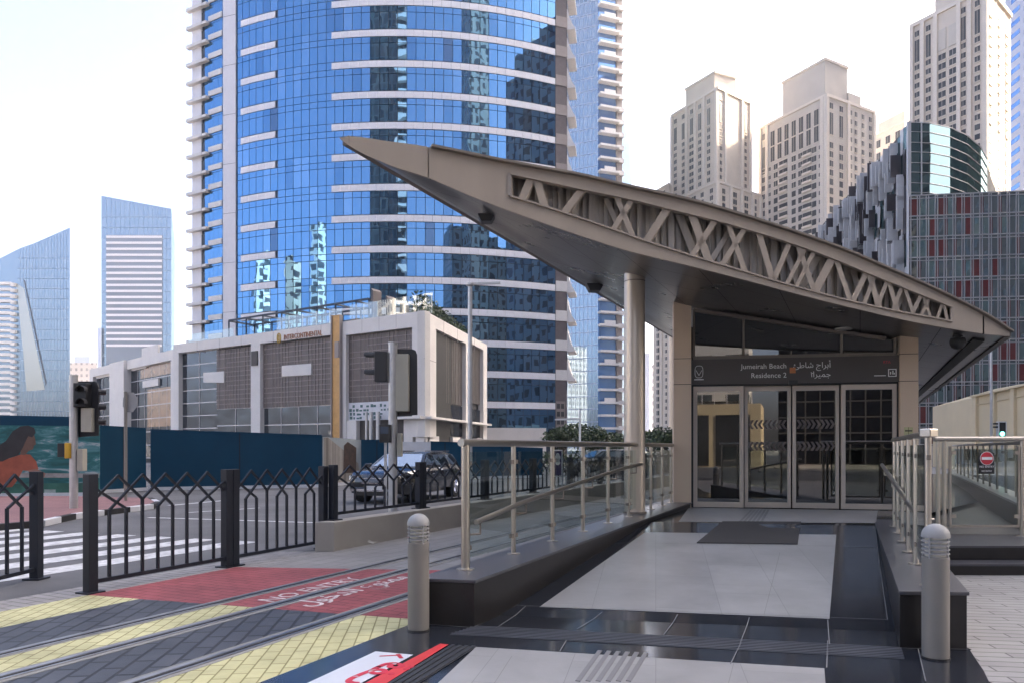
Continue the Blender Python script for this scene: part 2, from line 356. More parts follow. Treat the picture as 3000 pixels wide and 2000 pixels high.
# red island with a painted kerb
isl = [(-500, 1600), (122, 1540), (214, 1519), (444, 1489), (462, 1480), (440, 1468), (200, 1462), (-700, 1466)]
ip = [G(u, v) for u, v in isl]
b = MB(); b.prism([(p.x, p.y) for p in ip], -.01, .115); o = b.build('traffic_island', M['redpave']); o['kind'] = 'structure'
def kerb(pts, name='kerb'):
    k = 0; bk = [MB(), MB()]
    for a, c in zip(pts[:-1], pts[1:]):
        L_ = (c - a).length; n = max(1, round(L_ / 1.0))
        for i in range(n):
            p, q = a.lerp(c, i / n), a.lerp(c, (i + 1) / n); bk[k % 2].bar(p + Vector((0, 0, .06)), q + Vector((0, 0, .06)), .14, .135); k += 1
    for b_, mm, nm in ((bk[0], M['groove'], 'black_kerb'), (bk[1], M['hoard_w'], 'white_kerb')): b_.build(nm, mm, bevel=.012)['kind'] = 'structure'
kerb(ip[:6])

# ---------------------------------------------------------------- forecourt, ramp and landing
fl = [S(-4.12, -6), S(-4.12, 6.75), (-.78, 6.85), (-.3, 7.3), (3.5, 7.0), (3.63, 5.84), G(2842, 1906), G(2862, 1937), G(2882, 1966), G(2897, 1998), (3.32, 4.6), (3.1, 3.6), (2.4, 1.5), (1, -6)]
sheet('forecourt', fl, .008, M['granite'])
sheet('right_paving', [(2.5, -6), (40, -6), (40, 9.3), (4.0, 9.3), (3.4, 7.2), (2.4, 3)], .002, M['paver_light'])
QS, SL = 7.0, .083
def zr(p): return min(.42, max(0.0, (p[1] + .18 * p[0] - QS) * SL))
def RG(u, v, dz=0.0):
    lo, hi = 2.0, 40.0
    for _ in range(60):
        Y = (lo + hi) / 2; p = P(u, v, Y)
        if p.z > zr(p): lo = Y
        else: hi = Y
    p = P(u, v, lo); p.z = zr(p) + dz + .009; return p
def L_in(Y): return Vector((-.336 + .4866 * (Y - 6.566), Y, 0))
def R_in(Y): return Vector((3.074 + .457 * (Y - 5.866), Y, 0))
rows = []
for Yl, Yr in ((6.95, 6.45), (9, 8.3), (11.45, 10.95)):
    a, c = L_in(Yl), R_in(Yr); rows.append([V3(a, max(zr(a), 0) + .009), V3(c, max(zr(c), 0) + .009)])
def yq(q, line):  # the point of a line at crosswise coordinate q
    lo, hi = 3.0, 30.0
    for _ in range(50):
        m_ = (lo + hi) / 2
        if line(m_).y + .18 * line(m_).x < q: lo = m_
        else: hi = m_
    return line(lo)
b = MB(); q0, q1 = QS, QS + .42 / SL
b.grid([[V3(yq(q, L_in), (q - QS) * SL + .009), V3(yq(q, R_in), (q - QS) * SL + .009)] for q in (q0, (q0 + q1) / 2, q1)])
b.grid([[V3(yq(q1, L_in), .429), V3(yq(q1, R_in), .429)], [V3(L_in(17), .429), V3(L_in(17) + Vector((5.4, -.9, 0)), .429)], [V3(L_in(34), .429), V3(L_in(34) + Vector((6.5, -1, 0)), .429)]])
o = b.build('entrance_ramp', M['granite']); o['kind'] = 'structure'
def rsheet(name, px, m, dz=.004, n=6):
    """a sheet laid on the ramp: four pixel corners near-left, near-right, far-right, far-left"""
    A, B, C_, D = [RG(u, v) for u, v in px]; b = MB(); rows = []
    for i in range(n + 1):
        t = i / n; a = A.lerp(D, t); c = B.lerp(C_, t)
        a.z = zr(a) + .009 + dz; c.z = zr(c) + .009 + dz; rows.append([a, c])
    b.grid(rows); o = b.build(name, m); o['kind'] = 'structure'; return o
rsheet('pale_ramp_paving', [(1580, 1780), (2430, 1815), (2450, 1567), (1890, 1560)], M['tile'])
rsheet('landing_paving', [(1988, 1529), (2566, 1533), (2572, 1496), (2018, 1487)], M['tile'])
rsheet('pale_forecourt_paving', [(1130, 2150), (2432, 2190), (2415, 1961), (1395, 1898)], M['tile'])
def joint(a, c, w=.008, dz=.0068, m='grout'):
    A, B = RG(*a), RG(*c); d = (B - A).normalized(); n = Vector((-d.y, d.x, 0)).normalized() * w / 2; k = 8; rws = []
    for i in range(k + 1):
        p = A.lerp(B, i / k); z = zr(p) + .009 + dz; rws.append([V3(p - n, z), V3(p + n, z)])
    jb.grid(rws)
jb = MB()
for a, c in (((1461, 1774), (2600, 1818)), ((1800, 1591), (2560, 1603)), ((1765, 1795), (1690, 1846)), ((1985, 1803), (1942, 1866)), ((2195, 1812), (2170, 1884)), ((2425, 1818), (2430, 1890)),
             ((1540, 1778), (1450, 1845)), ((2172, 1884), (2140, 1950)), ((1660, 1878), (1640, 1912)), ((2690, 1905), (2712, 2000)), ((2425, 1880), (2422, 1960)),
             ((2600, 1818), (2570, 1606)), ((1389, 1842), (1461, 1774)), ((1258, 1832), (1389, 1842)), ((2632, 1902), (2835, 1906)), ((1461, 1774), (1795, 1592))): joint(a, c)
jb.build('floor_joints', M['grout'])['kind'] = 'structure'
jb = MB()
for a, c in (((2285, 1620), (2238, 1805)), ((1700, 1700), (2438, 1726)), ((1810, 1640), (2444, 1660)), ((1500, 1925), (1420, 2050)), ((2150, 1945), (2120, 2060))): joint(a, c, .004, .0055)
jb.build('tile_joints', M['railbed'])['kind'] = 'structure'
# ribbed warning band across the forecourt, guide strips
b = MB(); A0, B0, B1, A1 = [RG(u, v, .002) for u, v in ((1317, 1860), (2650, 1933), (2640, 1899), (1393, 1835))]
b.face([A0, B0, B1, A1])
for i in range(7):
    t = (i + .5) / 7; b.bar(A0.lerp(A1, t) + Vector((0, 0, .003)), B0.lerp(B1, t) + Vector((0, 0, .003)), .018, .006)
b.build('warning_band', M['tactile'])['kind'] = 'structure'
for nm, q in (('guide_strip', [(1684, 2000), (1862, 2000), (1912, 1917), (1750, 1909)]), ('guide_strip', [(2165, 1528), (2240, 1529), (2258, 1494), (2200, 1493)])):
    A0, B0, B1, A1 = [RG(u, v, .005) for u, v in q]; b = MB()
    for i in range(6):
        t = (i + .3) / 6; t2 = t + .085
        b.bar(A0.lerp(B0, t), A1.lerp(B1, t), .035, .008)
    b.build(nm, M['guide'])['kind'] = 'structure'
# red line, ribbed strip and white floor sticker
def poly(name, px, m, dz): b = MB(); b.face([RG(u, v, dz) for u, v in px]); return b.build(name, m)
poly('red_floor_line', [(1000, 2042), (1075, 2042), (1314, 1891.5), (1290, 1889)], M['redstrip'], .006)['kind'] = 'structure'
b = MB(); A0, B0, B1, A1 = [RG(u, v, .004) for u, v in ((1075, 2042), (1170, 2042), (1398, 1897), (1318, 1893))]
b.face([A0, B0, B1, A1])
for i in range(4):
    t = (i + .5) / 4; b.bar(A0.lerp(B0, t) + Vector((0, 0, .004)), A1.lerp(B1, t) + Vector((0, 0, .004)), .03, .008)
b.build('ribbed_floor_strip', M['rubber'])['kind'] = 'structure'
st = thing('floor_sticker', G(1100, 1960), 'white floor sticker with red arabic stop lettering beside the red line', 'sticker')
b = MB(); b.face([RG(u, v, .004) for u, v in ((835, 2035), (990, 2042), (1211, 1921), (1100, 1911))]); b.build('sheet', M['sticker'], st)
A0 = RG(1150, 1932, .006); d_ = (RG(912, 2035, .006) - A0).normalized()
text('lettering', arabic('قف'), RG(1000, 2003, .0068), -d_, Vector((d_.y, -d_.x, 0)) * -1, .34, M['redtext'], st, .002, sx=1.05, bold=.008)
b = MB(); b.bar(RG(1112, 1926, .0064), RG(1176, 1923, .0064), .018, .002); b.bar(RG(1165, 1920, .0064), RG(1176, 1932, .0064), .03, .002); b.build('arrow_mark', M['redtext'], st)
mt = thing('door_mat', RG(2190, 1565), 'dark rectangular doormat on the pale ramp before the doors', 'mat')
b = MB(); q = [RG(u, v, .006) for u, v in ((2041, 1593), (2337, 1597), (2347, 1531), (2117, 1530))]; b.ext(q, (0, 0, .012)); b.build('mat_pile', M['mat'], mt)
# low plinth walls either side of the ramp
def plinth(name, inn, out, lab, z0, z1):
    r = thing(name, V3(inn[0], 0), lab, 'low wall'); b = MB()
    b.hexa([V3(inn[0], -.01), V3(inn[1], -.01), V3(out[1], -.01), V3(out[0], -.01)], [V3(inn[0], z0 - .03), V3(inn[1], z1 - .03), V3(out[1], z1 - .03), V3(out[0], z0 - .03)])
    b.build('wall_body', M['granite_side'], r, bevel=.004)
    e = Vector((.012, 0, 0)) if inn[0].x > out[0].x else Vector((-.012, 0, 0)); f = Vector((0, -.014, 0))
    t = [inn[0] + e + f, inn[1] + e, out[1] - e, out[0] - e + f]
    b = MB(); b.hexa([V3(t[0], z0 - .029), V3(t[1], z1 - .029), V3(t[2], z1 - .029), V3(t[3], z0 - .029)], [V3(t[0], z0), V3(t[1], z1), V3(t[2], z1), V3(t[3], z0)])
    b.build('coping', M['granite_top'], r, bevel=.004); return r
plinth('plinth_wall', (L_in(6.566), L_in(15.2)), (Vector((-.86, 6.67, 0)), L_in(15.2) + Vector((-.56, .06, 0))), 'black granite plinth under the railing left of the ramp', .427, .545)
plinth('plinth_wall', (R_in(5.866), R_in(12.1)), (Vector((3.59, 5.837, 0)), R_in(12.1) + Vector((.5, -.03, 0))), 'black granite plinth behind the bollard right of the ramp', .465, .43)
# steps and landing on the right
b = MB()
def ro(Y): return R_in(Y) + Vector((.53, 0, 0))
for (Y, z) in ((9.27, .145), (9.6, .33)):
    b.prism([ro(Y), (22, Y), (22, 30), (14, 30), ro(12.1) + Vector((1, 8, 0)), ro(12.1)], -.01 if z < .2 else .13, z - .025)
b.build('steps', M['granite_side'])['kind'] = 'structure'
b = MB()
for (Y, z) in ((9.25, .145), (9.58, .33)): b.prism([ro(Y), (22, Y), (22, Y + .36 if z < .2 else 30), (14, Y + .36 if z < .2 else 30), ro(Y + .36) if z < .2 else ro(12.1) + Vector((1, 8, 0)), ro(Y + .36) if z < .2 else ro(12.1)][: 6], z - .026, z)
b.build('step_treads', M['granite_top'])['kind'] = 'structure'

# ---------------------------------------------------------------- canopy
TOP = [(995, 404), (1018, 401), (1056, 402), (1133, 414), (1197, 422), (1254, 431), (1439, 469), (1588, 497), (1694, 516), (1822, 546), (1950, 574), (2065, 602), (2290, 671), (2461, 731), (2584, 783), (2726, 845), (2882, 923), (2958, 972)]
BOT = [(995, 407), (1018, 424), (1056, 447), (1154, 489), (1254, 521), (1375, 573), (1503, 622), (1630, 667), (1801, 724), (1850, 738), (1950, 762), (2021, 779), (2192, 823), (2364, 869), (2535, 911), (2682, 944), (2877, 977), (2958, 984)]
UIN = [(1494, 513), (1707, 558), (1852, 588), (1960, 615), (2099, 649), (2187, 674), (2315, 714), (2432, 757), (2535, 800), (2701, 867), (2788, 902)]
LIN = [(1494, 574), (1601, 606), (1801, 673), (1893, 706), (2055, 757), (2187, 796), (2271, 822), (2388, 854), (2486, 879), (2633, 911), (2775, 937), (2788, 940)]
def interp(T, u):
    if u <= T[0][0]: return T[0][1]
    for i in range(len(T) - 1):
        if u <= T[i + 1][0]:
            (x0, y0), (x1, y1) = T[i], T[i + 1]; t = (u - x0) / (x1 - x0)
            m0 = (y1 - T[i - 1][1]) / (x1 - T[i - 1][0]) if i else (y1 - y0) / (x1 - x0)
            m1 = (T[i + 2][1] - y0) / (T[i + 2][0] - x0) if i + 2 < len(T) else (y1 - y0) / (x1 - x0)
            h = x1 - x0
            return (2*t**3 - 3*t*t + 1) * y0 + (t**3 - 2*t*t + t) * h * m0 + (-2*t**3 + 3*t*t) * y1 + (t**3 - t*t) * h * m1
    return T[-1][1]
def FP(u, v, k=0.0): return P(u, v, 9.65 / (1 - .36 * (u - 1500) / F)) + AX * k
US = [995, 1005, 1018, 1036] + list(range(1056, 1254, 33)) + [1252] + list(range(1275, 1494, 36)) + [1494] + list(range(1530, 2788, 37)) + [2788, 2820, 2850, 2881, 2905, 2930, 2958]
SOF = [(FP(u, interp(BOT, u)).x, FP(u, interp(BOT, u)).z) for u in US]
def soffit_z(p):
    k = (p[1] - 9.65 - .36 * p[0]) / .8308; x = p[0] - .47 * k
    if x <= SOF[0][0]: return SOF[0][1]
    for (x0, z0), (x1, z1) in zip(SOF[:-1], SOF[1:]):
        if x <= x1: return z0 + (z1 - z0) * (x - x0) / (x1 - x0)
    return SOF[-1][1]
can = thing('canopy_roof', FP(1860, 800) * 1.0, 'champagne leaf shaped canopy roof with lattice fascia over the entrance', 'canopy')
thick = AX * .09
def band(us, fa, fb, k0=0.0, th=thick):
    b = MB()
    fr = [[FP(u, fa(u), k0), FP(u, fb(u), k0)] for u in us]
    b.grid(fr); b.grid([[p + th for p in r][::-1] for r in fr])
    for j in (0, 1): b.grid([[r[j], r[j] + th] for r in fr])
    b.face([fr[0][0], fr[0][1], fr[0][1] + th, fr[0][0] + th]); b.face([fr[-1][0], fr[-1][1], fr[-1][1] + th, fr[-1][0] + th])
    return b
tp = lambda u: interp(TOP, u); bt = lambda u: interp(BOT, u); ui = lambda u: interp(UIN, u); li = lambda u: interp(LIN, u)
def sub(a, c): return [u for u in US if a <= u <= c]
band(sub(995, 1252), tp, bt).build('tip_panel', M['bronze'], can, weld=True)
band([1257] + sub(1258, 1494), tp, bt).build('fascia_panel', M['bronze'], can, weld=True)
band(sub(1494, 2788), tp, ui).build('upper_chord', M['bronze'], can, weld=True)
band(sub(1494, 2788), li, bt).build('lower_chord', M['bronze'], can, weld=True)
band(sub(2788, 2879) + [2879], tp, bt).build('fascia_panel', M['bronze'], can, weld=True)
band([2884] + sub(2890, 2958), tp, bt).build('tip_panel', M['bronze'], can, weld=True)
b = MB()   # projecting rim round the opening and the drip edge on top
uu = sub(1494, 2788)
for f_, dv in ((ui, -2), (li, 2)):
    for a, c in zip(uu[:-1], uu[1:]): b.bar(FP(a, f_(a) + dv, -.012), FP(c, f_(c) + dv, -.012), .05, .022)
for u in (1494, 2788): b.bar(FP(u, ui(u), -.012), FP(u, li(u), -.012), .05, .022)
b.build('opening_rim', M['bronze'], can)
b = MB()
UT = [1258] + [u for u in US if u > 1260]
for a, c in zip(UT[:-1], UT[1:]): b.bar(FP(a, tp(a) - 1, .02), FP(c, tp(c) - 1, .02), .17, .03)
b.build('roof_edge_trim', M['bronze_dark'], can)
b = MB()
for u in (1254.5, 2881.5): b.bar(FP(u, tp(u), .05), FP(u, bt(u), .05), .02, .02)
b.build('panel_gap', M['dark'], can)
BARS = [((1553, 526), (1525, 588), 24), ((1570, 527), (1594, 606), 24), ((1706, 554), (1648, 624), 25), ((1805, 577), (1853, 692), 19), ((1850, 586), (1793, 673), 19), ((1955, 612), (1891, 706), 27),
        ((2026, 630), (2078, 768), 29), ((2094, 648), (2025, 750), 21), ((2133, 659), (2184, 797), 19), ((2181, 673), (2113, 776), 20), ((2223, 686), (2264, 820), 22), ((2313, 715), (2265, 817), 19),
        ((2338, 722), (2388, 855), 21), ((2359, 731), (2303, 832), 15), ((2385, 740), (2331, 840), 15), ((2439, 758), (2385, 855), 31), ((2450, 764), (2492, 880), 20), ((2538, 801), (2497, 881), 21),
        ((2546, 803), (2576, 900), 22), ((2562, 835), (2531, 890), 15), ((2601, 822), (2569, 898), 16), ((2603, 823), (2630, 912), 18), ((2643, 840), (2616, 908), 15), ((2650, 843), (2679, 922), 15),
        ((2700, 864), (2671, 921), 16), ((2704, 867), (2728, 930), 12), ((2724, 876), (2698, 925), 12), ((2762, 890), (2744, 935), 12), ((2765, 890), (2777, 939), 12)]
def truss(k0, du, th, mname, m, zi=.0):
    for i, (a, c, w) in enumerate(BARS):
        if du and i % 3: continue
        if not 1500 < a[0] + du < 2778 or not 1500 < c[0] + du < 2778: continue
        p0 = FP(a[0] + du, ui(a[0] + du) - 4, k0); p1 = FP(c[0] + du, li(c[0] + du) + 4, k0)
        if du == 0: p0 = FP(a[0], min(a[1], ui(a[0])) - 3, k0); p1 = FP(c[0], max(c[1], li(c[0])) + 3, k0)
        fd = Vector((1, .36, 0)).normalized(); wd = w * p0.y / F
        x0 = fd * wd / 2
        b = MB(); b.hexa([p0 - x0, p0 + x0, p1 + x0, p1 - x0], [q + AX * th for q in (p0 - x0, p0 + x0, p1 + x0, p1 - x0)]); b.build(mname, m, can)
truss(.012, 0, .045, 'lattice_bar', M['bronze'])
truss(.24, -47, .03, 'inner_lattice_bar', M['corr'])
# ribbed sheet behind the lattice
b = MB(); rows = []
u = 1470.0; i = 0
while u < 2800:
    kk = .32 + (.05 if i % 2 else 0) + .05 * math.sin(i * 1.7); rows.append([FP(u, max(tp(u) + 6, ui(u) - 30), kk), FP(u, min(bt(u) - 5, li(u) + 30), kk)]); u += 6.5 + 3 * math.sin(i * .9); i += 1
b.grid(rows); b.build('ribbed_backing', M['corr'], can, recalc=False)
KB = 22.0; KS = [.07, .5, 1.2] + [2.4 + 1.4 * i for i in range(15)] 
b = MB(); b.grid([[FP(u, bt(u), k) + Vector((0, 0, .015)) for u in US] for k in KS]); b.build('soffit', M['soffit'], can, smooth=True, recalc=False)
b = MB(); b.grid([[FP(u, tp(u), k) - Vector((0, 0, .012)) for u in US] for k in KS]); b.face([FP(u, tp(u), KS[-1]) for u in US] + [FP(u, bt(u), KS[-1]) for u in US[::-1]]); b.build('roof_sheet', M['bronze_dark'], can, recalc=False)
b = MB()
b.bar(FP(1000, 407, .05) + Vector((.02, 0, 0)), FP(1000, 407, KS[-1]) + Vector((.02, 0, 0)), .10, .10); b.bar(FP(2954, 979, .05), FP(2954, 979, KS[-1]), .10, .09)
b.build('side_edge_trim', M['bronze_dark'], can)
b = MB()
for k in [.9 + 1.25 * i for i in range(16)]:
    for a, c in zip(US[3:-2], US[4:-1]):
        q = [FP(a, bt(a), k), FP(c, bt(c), k), FP(c, bt(c), k + .012), FP(a, bt(a), k + .012)]; b.face([p + Vector((0, 0, .0115)) for p in q])
for u in (1130, 1330, 1560, 1800, 2040, 2280, 2520, 2760):
    w = 1.2; q = [FP(u - w, bt(u - w), .1), FP(u + w, bt(u + w), .1), FP(u + w, bt(u + w), 21), FP(u - w, bt(u - w), 21)]; b.face([p + Vector((0, 0, .0105)) for p in q])
b.build('soffit_joints', M['dark'], can)
b = MB(); 
for u0, u1 in ((2866, 2902),): b.hexa([FP(u0, bt(u0) + 4, .6), FP(u1, bt(u1) + 4, .6), FP(u1, bt(u1) + 4, 21), FP(u0, bt(u0) + 4, 21)], [FP(u0, bt(u0) - 3, .6), FP(u1, bt(u1) - 3, .6), FP(u1, bt(u1) - 3, 21), FP(u0, bt(u0) - 3, 21)])
b.build('gutter', M['dark'], can)
# round recessed downlights in the soffit
def onsoffit(u, v):
    lo, hi = 7.0, 40.0
    for _ in range(60):
        Y = (lo + hi) / 2; p = P(u, v, Y)
        if p.z < soffit_z(p): lo = Y
        else: hi = Y
    return P(u, v, lo)
for (u, v) in ((2146, 931), (2306, 950), (2472, 963), (2330, 993)):
    p = onsoffit(u, v); b = MB(); b.lathe([(.16, .0), (.16, .02), (.12, .02), (.11, .012), (.01, .012)], p - Vector((0, 0, .012)), 20); b.build('downlight', M['lens'], can, smooth=True)
# things hanging from the soffit
for (u, v, lab, kind) in ((1425, 630, 'black wedge shaped speaker hanging nearest the left canopy tip', 'speaker'), (1742, 832, 'small black hanging speaker left of the round column', 'speaker')):
    p = onsoffit(u, v); s_ = p.y / F * 22; r = thing('hanging_speaker', p, lab, kind, 'black devices hanging under the canopy', rz=-.4)
    b = MB(); b.v = []; k = s_ * 1.15
    b.hexa([p + Vector((x * k * .6, y * k * .8, -.9 * k)) for x, y in ((-1, -1), (1, -1), (1, 1), (-1, 1))], [p + Vector((x * k, y * k, -.12 * k)) for x, y in ((-1, -1), (1, -1), (1, 1), (-1, 1))])
    b.build('casing', M['black_pl'], r, bevel=.01)
    b = MB(); b.tube(p + Vector((0, 0, .03)), p - Vector((0, 0, .13 * k)), .02, 10); b.build('bracket', M['black_pl'], r)
p = onsoffit(2806, 985); r = thing('dome_camera', p, 'round black dome camera under the right end of the canopy', 'camera', 'black devices hanging under the canopy')
b = MB(); b.lathe([(.05, .02), (.05, -.03), (.115, -.035), (.13, -.09), (.125, -.14), (.10, -.19), (.06, -.22), (.01, -.23)][::-1], p, 24); b.build('dome', M['black_pl'], r, smooth=True)
b = MB(); b.lathe([(.08, -.01), (.08, .02)], p, 20); b.build('mounting_plate', M['black_pl'], r)
# column
cb = Vector((2.055, 12.4, .42)); cz = soffit_z(cb)
r = thing('support_column', cb, 'thick round champagne column holding up the canopy', 'column')
b = MB(); b.lathe([(.175, 0), (.175, cz - .42 + .05)], cb, 40); b.build('shaft', M['column'], r, smooth=True)
b = MB(); b.lathe([(.178, cz - .42 - .09), (.178, cz - .42 - .075)], cb, 40); b.lathe([(.20, .09), (.20, .115)], cb, 40); b.build('collar', M['bronze_dark'], r, smooth=True)
# ---------------------------------------------------------------- station entrance
DN = Vector((-.18, -1, 0)).normalized(); DD = Vector((1, -.18, 0)).normalized()
def DX(u, off=0.0):
    Y = 15.13 / (1 + .18 * (u - 1500) / F); return XY(u, Y) + DN * off
ent = thing('station_entrance', V3(DX(2330), .42), 'tram station entrance front with sliding glass doors under the canopy', 'station entrance')
FL = .429
def slab(b, u0, u1, z0, z1, o0, o1, m=0):
    a, c = DX(u0), DX(u1); q = [a + DN * o1, c + DN * o1, c + DN * o0, a + DN * o0]
    z1a = z1 if not callable(z1) else None
    if callable(z1): b.hexa([V3(p, z0) for p in q], [V3(p, z1(p)) for p in q], m)
    else: b.hexa([V3(p, z0) for p in q], [V3(p, z1) for p in q], m)
up = lambda p: soffit_z(p) + .06
for (u0, u1) in ((1973, 2024), (2631, 2684)):
    b = MB(); slab(b, u0, u1, FL, 2.825, -.55, .12); slab(b, u0, u1, 2.837, 3.325, -.55, .12)
    a, c = DX(u0), DX(u1); q = [a + DN * .12, c + DN * .12, c - DN * .55, a - DN * .55]
    b.hexa([V3(p, 3.337) for p in q], [V3(p, up(p)) for p in q]); b.build('pier', M['pier'], ent)
    b = MB(); slab(b, u0 + 1, u1 - 1, FL, 3.5, -.5, .112); b.build('pier_joint', M['dark'], ent)
b = MB(); slab(b, 2024, 2631, 2.83, 3.315, -.2, .06); sg = b.build('sign_band', M['darkpanel'], ent)
b = MB(); slab(b, 2024.6, 2630.4, FL, lambda p: soffit_z(p) - .02, -.30, -.24)
b2 = MB()
for (u0, u1) in ((2024, 2031), (2628, 2631)): slab(b2, u0, u1, FL, 2.83, -.22, .03)
slab(b2, 2024, 2631, 2.80, 2.83, -.22, .03); b2.build('door_surround', M['dark'], ent)
# clerestory under the soffit
b = MB()
slab(b, 2031, 2624, 3.317, 3.375, -.1, .05)
us = list(range(2031, 2625, 33))
for a, c in zip(us[:-1], us[1:]):
    p, q = DX(a), DX(c); zp, zq = soffit_z(p) - .05, soffit_z(q) - .05
    b.bar(V3(p, zp), V3(q, zq), .14, .06)
for u in (2033, 2178, 2464, 2620): slab(b, u - 3, u + 3, 3.37, lambda p: soffit_z(p) - .03, -.09, .045)
cl = b.build('clerestory_frame', M['bronze_dark'], ent)
for (a, c) in ((2037, 2174), (2182, 2460), (2468, 2616)):
    b = MB(); slab(b, a - 2, c + 2, 3.36, lambda p: soffit_z(p) - .05, -.02, -.008); b.build('pane', M['doorglass'], cl)
# sliding door leaves
for i, (u0, u1) in enumerate(((2031, 2179), (2183, 2319), (2324, 2461), (2465, 2627))):
    off = .0 if i in (0, 3) else -.07; fw = 12 if i in (0, 3) else 10
    b = MB(); zt = 2.795; zb = FL + .012; bt_ = .105
    slab(b, u0, u0 + fw, zb, zt, off - .05, off); slab(b, u1 - fw, u1, zb, zt, off - .05, off)
    slab(b, u0 + fw, u1 - fw, zb, zb + bt_, off - .05, off - .002); slab(b, u0 + fw, u1 - fw, zt - .10, zt, off - .05, off - .002)
    d = b.build('door_leaf', M['frame'], ent)
    b = MB(); slab(b, u0 + fw - 1, u1 - fw + 1, zb + bt_ - .01, zt - .09, off - .03, off - .018); pn = b.build('pane', M['doorglass'], d)
    if i in (1, 2):
        n = 8; s_ = -1 if i == 1 else 1
        a, c = DX(u0 + fw + 3), DX(u1 - fw - 3); W_ = (c - a).length
        for zc in (2.05, 1.63):
            b = MB()
            for k in range(n):
                m_ = a + DD * (W_ * (k + .5) / n) + DN * (off - .014); hw = W_ / n * .30
                for sg_ in (1, -1):
                    p0 = m_ + DD * (-s_ * hw); p1 = m_ + DD * (s_ * hw); t = DD * .022
                    b.face([V3(p0 - t, zc + sg_ * .085), V3(p0 + t, zc + sg_ * .085), V3(p1 + t, zc), V3(p1 - t, zc)])
            b.build('chevron_marking', M['mesh'], pn, recalc=False)
b = MB(); slab(b, 2308, 2334, 2.80, 2.88, .06, .11); b.build('door_sensor', M['black_pl'], ent, bevel=.008)
# interior hall
b = MB(); a, c = DX(2000) - DN * .5, DX(2655) - DN * .5
for p in (a, c): b.bar(V3(p, 2.2), V3(p + AX * 14, 2.2), .1, 3.9)
b.bar(V3(a + AX * 9, 2.2), V3(c + AX * 9, 2.2), .1, 3.9); b.build('hall_wall', M['darkpanel'], ent)
b = MB(); b.bar(V3(a + AX * 5 + DD * 1.0, 1.1), V3(a + AX * 5 + DD * 2.2, 1.1), .5, 1.3); b.bar(V3(a + AX * 4 + DD * 2.7, .9), V3(a + AX * 4 + DD * 3.1, .9), .5, 1.0); b.build('ticket_machine', M['officedark'], ent)
# lettering on the sign band
def dz(v, u): return ZV(v, DX(u).y)
o_ = DN * .064
def T(body, u, z, size, m, al='LEFT', **k): return text('lettering', body, V3(DX(u), z) + o_, DD, (0, 0, 1), size, m, sg, .006, al, **k)
T('Jumeirah Beach', 2303, 3.115, .135, M['textwhite'], 'RIGHT'); T('Residence 2', 2303, 2.94, .135, M['textwhite'], 'RIGHT')
T(arabic('أبراج شاطئ'), 2432, 3.115, .15, M['textwhite'], 'RIGHT'); T(arabic('جميرا') , 2432, 2.94, .15, M['textwhite'], 'RIGHT'); T('٢', 2372, 2.94, .14, M['textwhite'])
T('RTA', 2584, 3.17, .07, M['redtext'])
b = MB(); slab(b, 2312, 2329, 3.02, 3.125, .058, .068); b.build('orange_square', M['orange'], sg)
def ring(b, u, z, w, h, t):
    c0 = V3(DX(u), z) + o_
    for sx in (-1, 1): b.bar(c0 + DD * sx * w / 2 - Vector((0, 0, h / 2)), c0 + DD * sx * w / 2 + Vector((0, 0, h / 2)), .008, t, DD)
    for sz in (-1, 1): b.bar(c0 - DD * (w / 2 + t / 2) + Vector((0, 0, sz * h / 2)), c0 + DD * (w / 2 + t / 2) + Vector((0, 0, sz * h / 2)), .008, t)
b = MB()
pts = []
c0 = V3(DX(2047), 3.075) + o_
for k in range(33):
    a = k / 32 * 2 * math.pi; n4 = 3.2
    x = math.copysign(abs(math.cos(a)) ** (2 / n4), math.cos(a)) * .075; z = math.copysign(abs(math.sin(a)) ** (2 / n4), math.sin(a)) * .115
    pts.append(c0 + DD * x + Vector((0, 0, z)))
for a, c in zip(pts[:-1], pts[1:]): b.bar(a, c, .008, .026, DN)
b.bar(c0 - DD * .09 - Vector((0, 0, .15)), c0 + DD * .09 - Vector((0, 0, .15)), .008, .016)
b.bar(c0 - DD * .055 + Vector((0, 0, .03)), c0 - Vector((0, 0, .07)), .008, .018, DN); b.bar(c0 + DD * .055 + Vector((0, 0, .03)), c0 - Vector((0, 0, .07)), .008, .018, DN)
b.build('tram_emblem', M['textwhite'], sg)
b = MB(); ring(b, 2611, 2.995, .13, .13, .014)
c0 = V3(DX(2611), 2.995) + o_
for dx_, h_ in ((-.03, .05), (.01, .07), (.035, .03)): b.bar(c0 + DD * dx_ - Vector((0, 0, .03)), c0 + DD * dx_ + Vector((0, 0, h_ - .03)), .008, .016, DD)
b.bar(V3(DX(2558), 2.945) + o_, V3(DX(2592), 2.945) + o_, .008, .014); b.build('authority_emblem', M['textwhite'], sg)
b = MB(); slab(b, 2642, 2667, 1.80, 1.98, .12, .135); pl = b.build('wall_plate', M['yellow'], ent); b = MB(); slab(b, 2644, 2665, 1.90, 1.925, .134, .139); b.build('plate_lettering', M['dark'], pl)

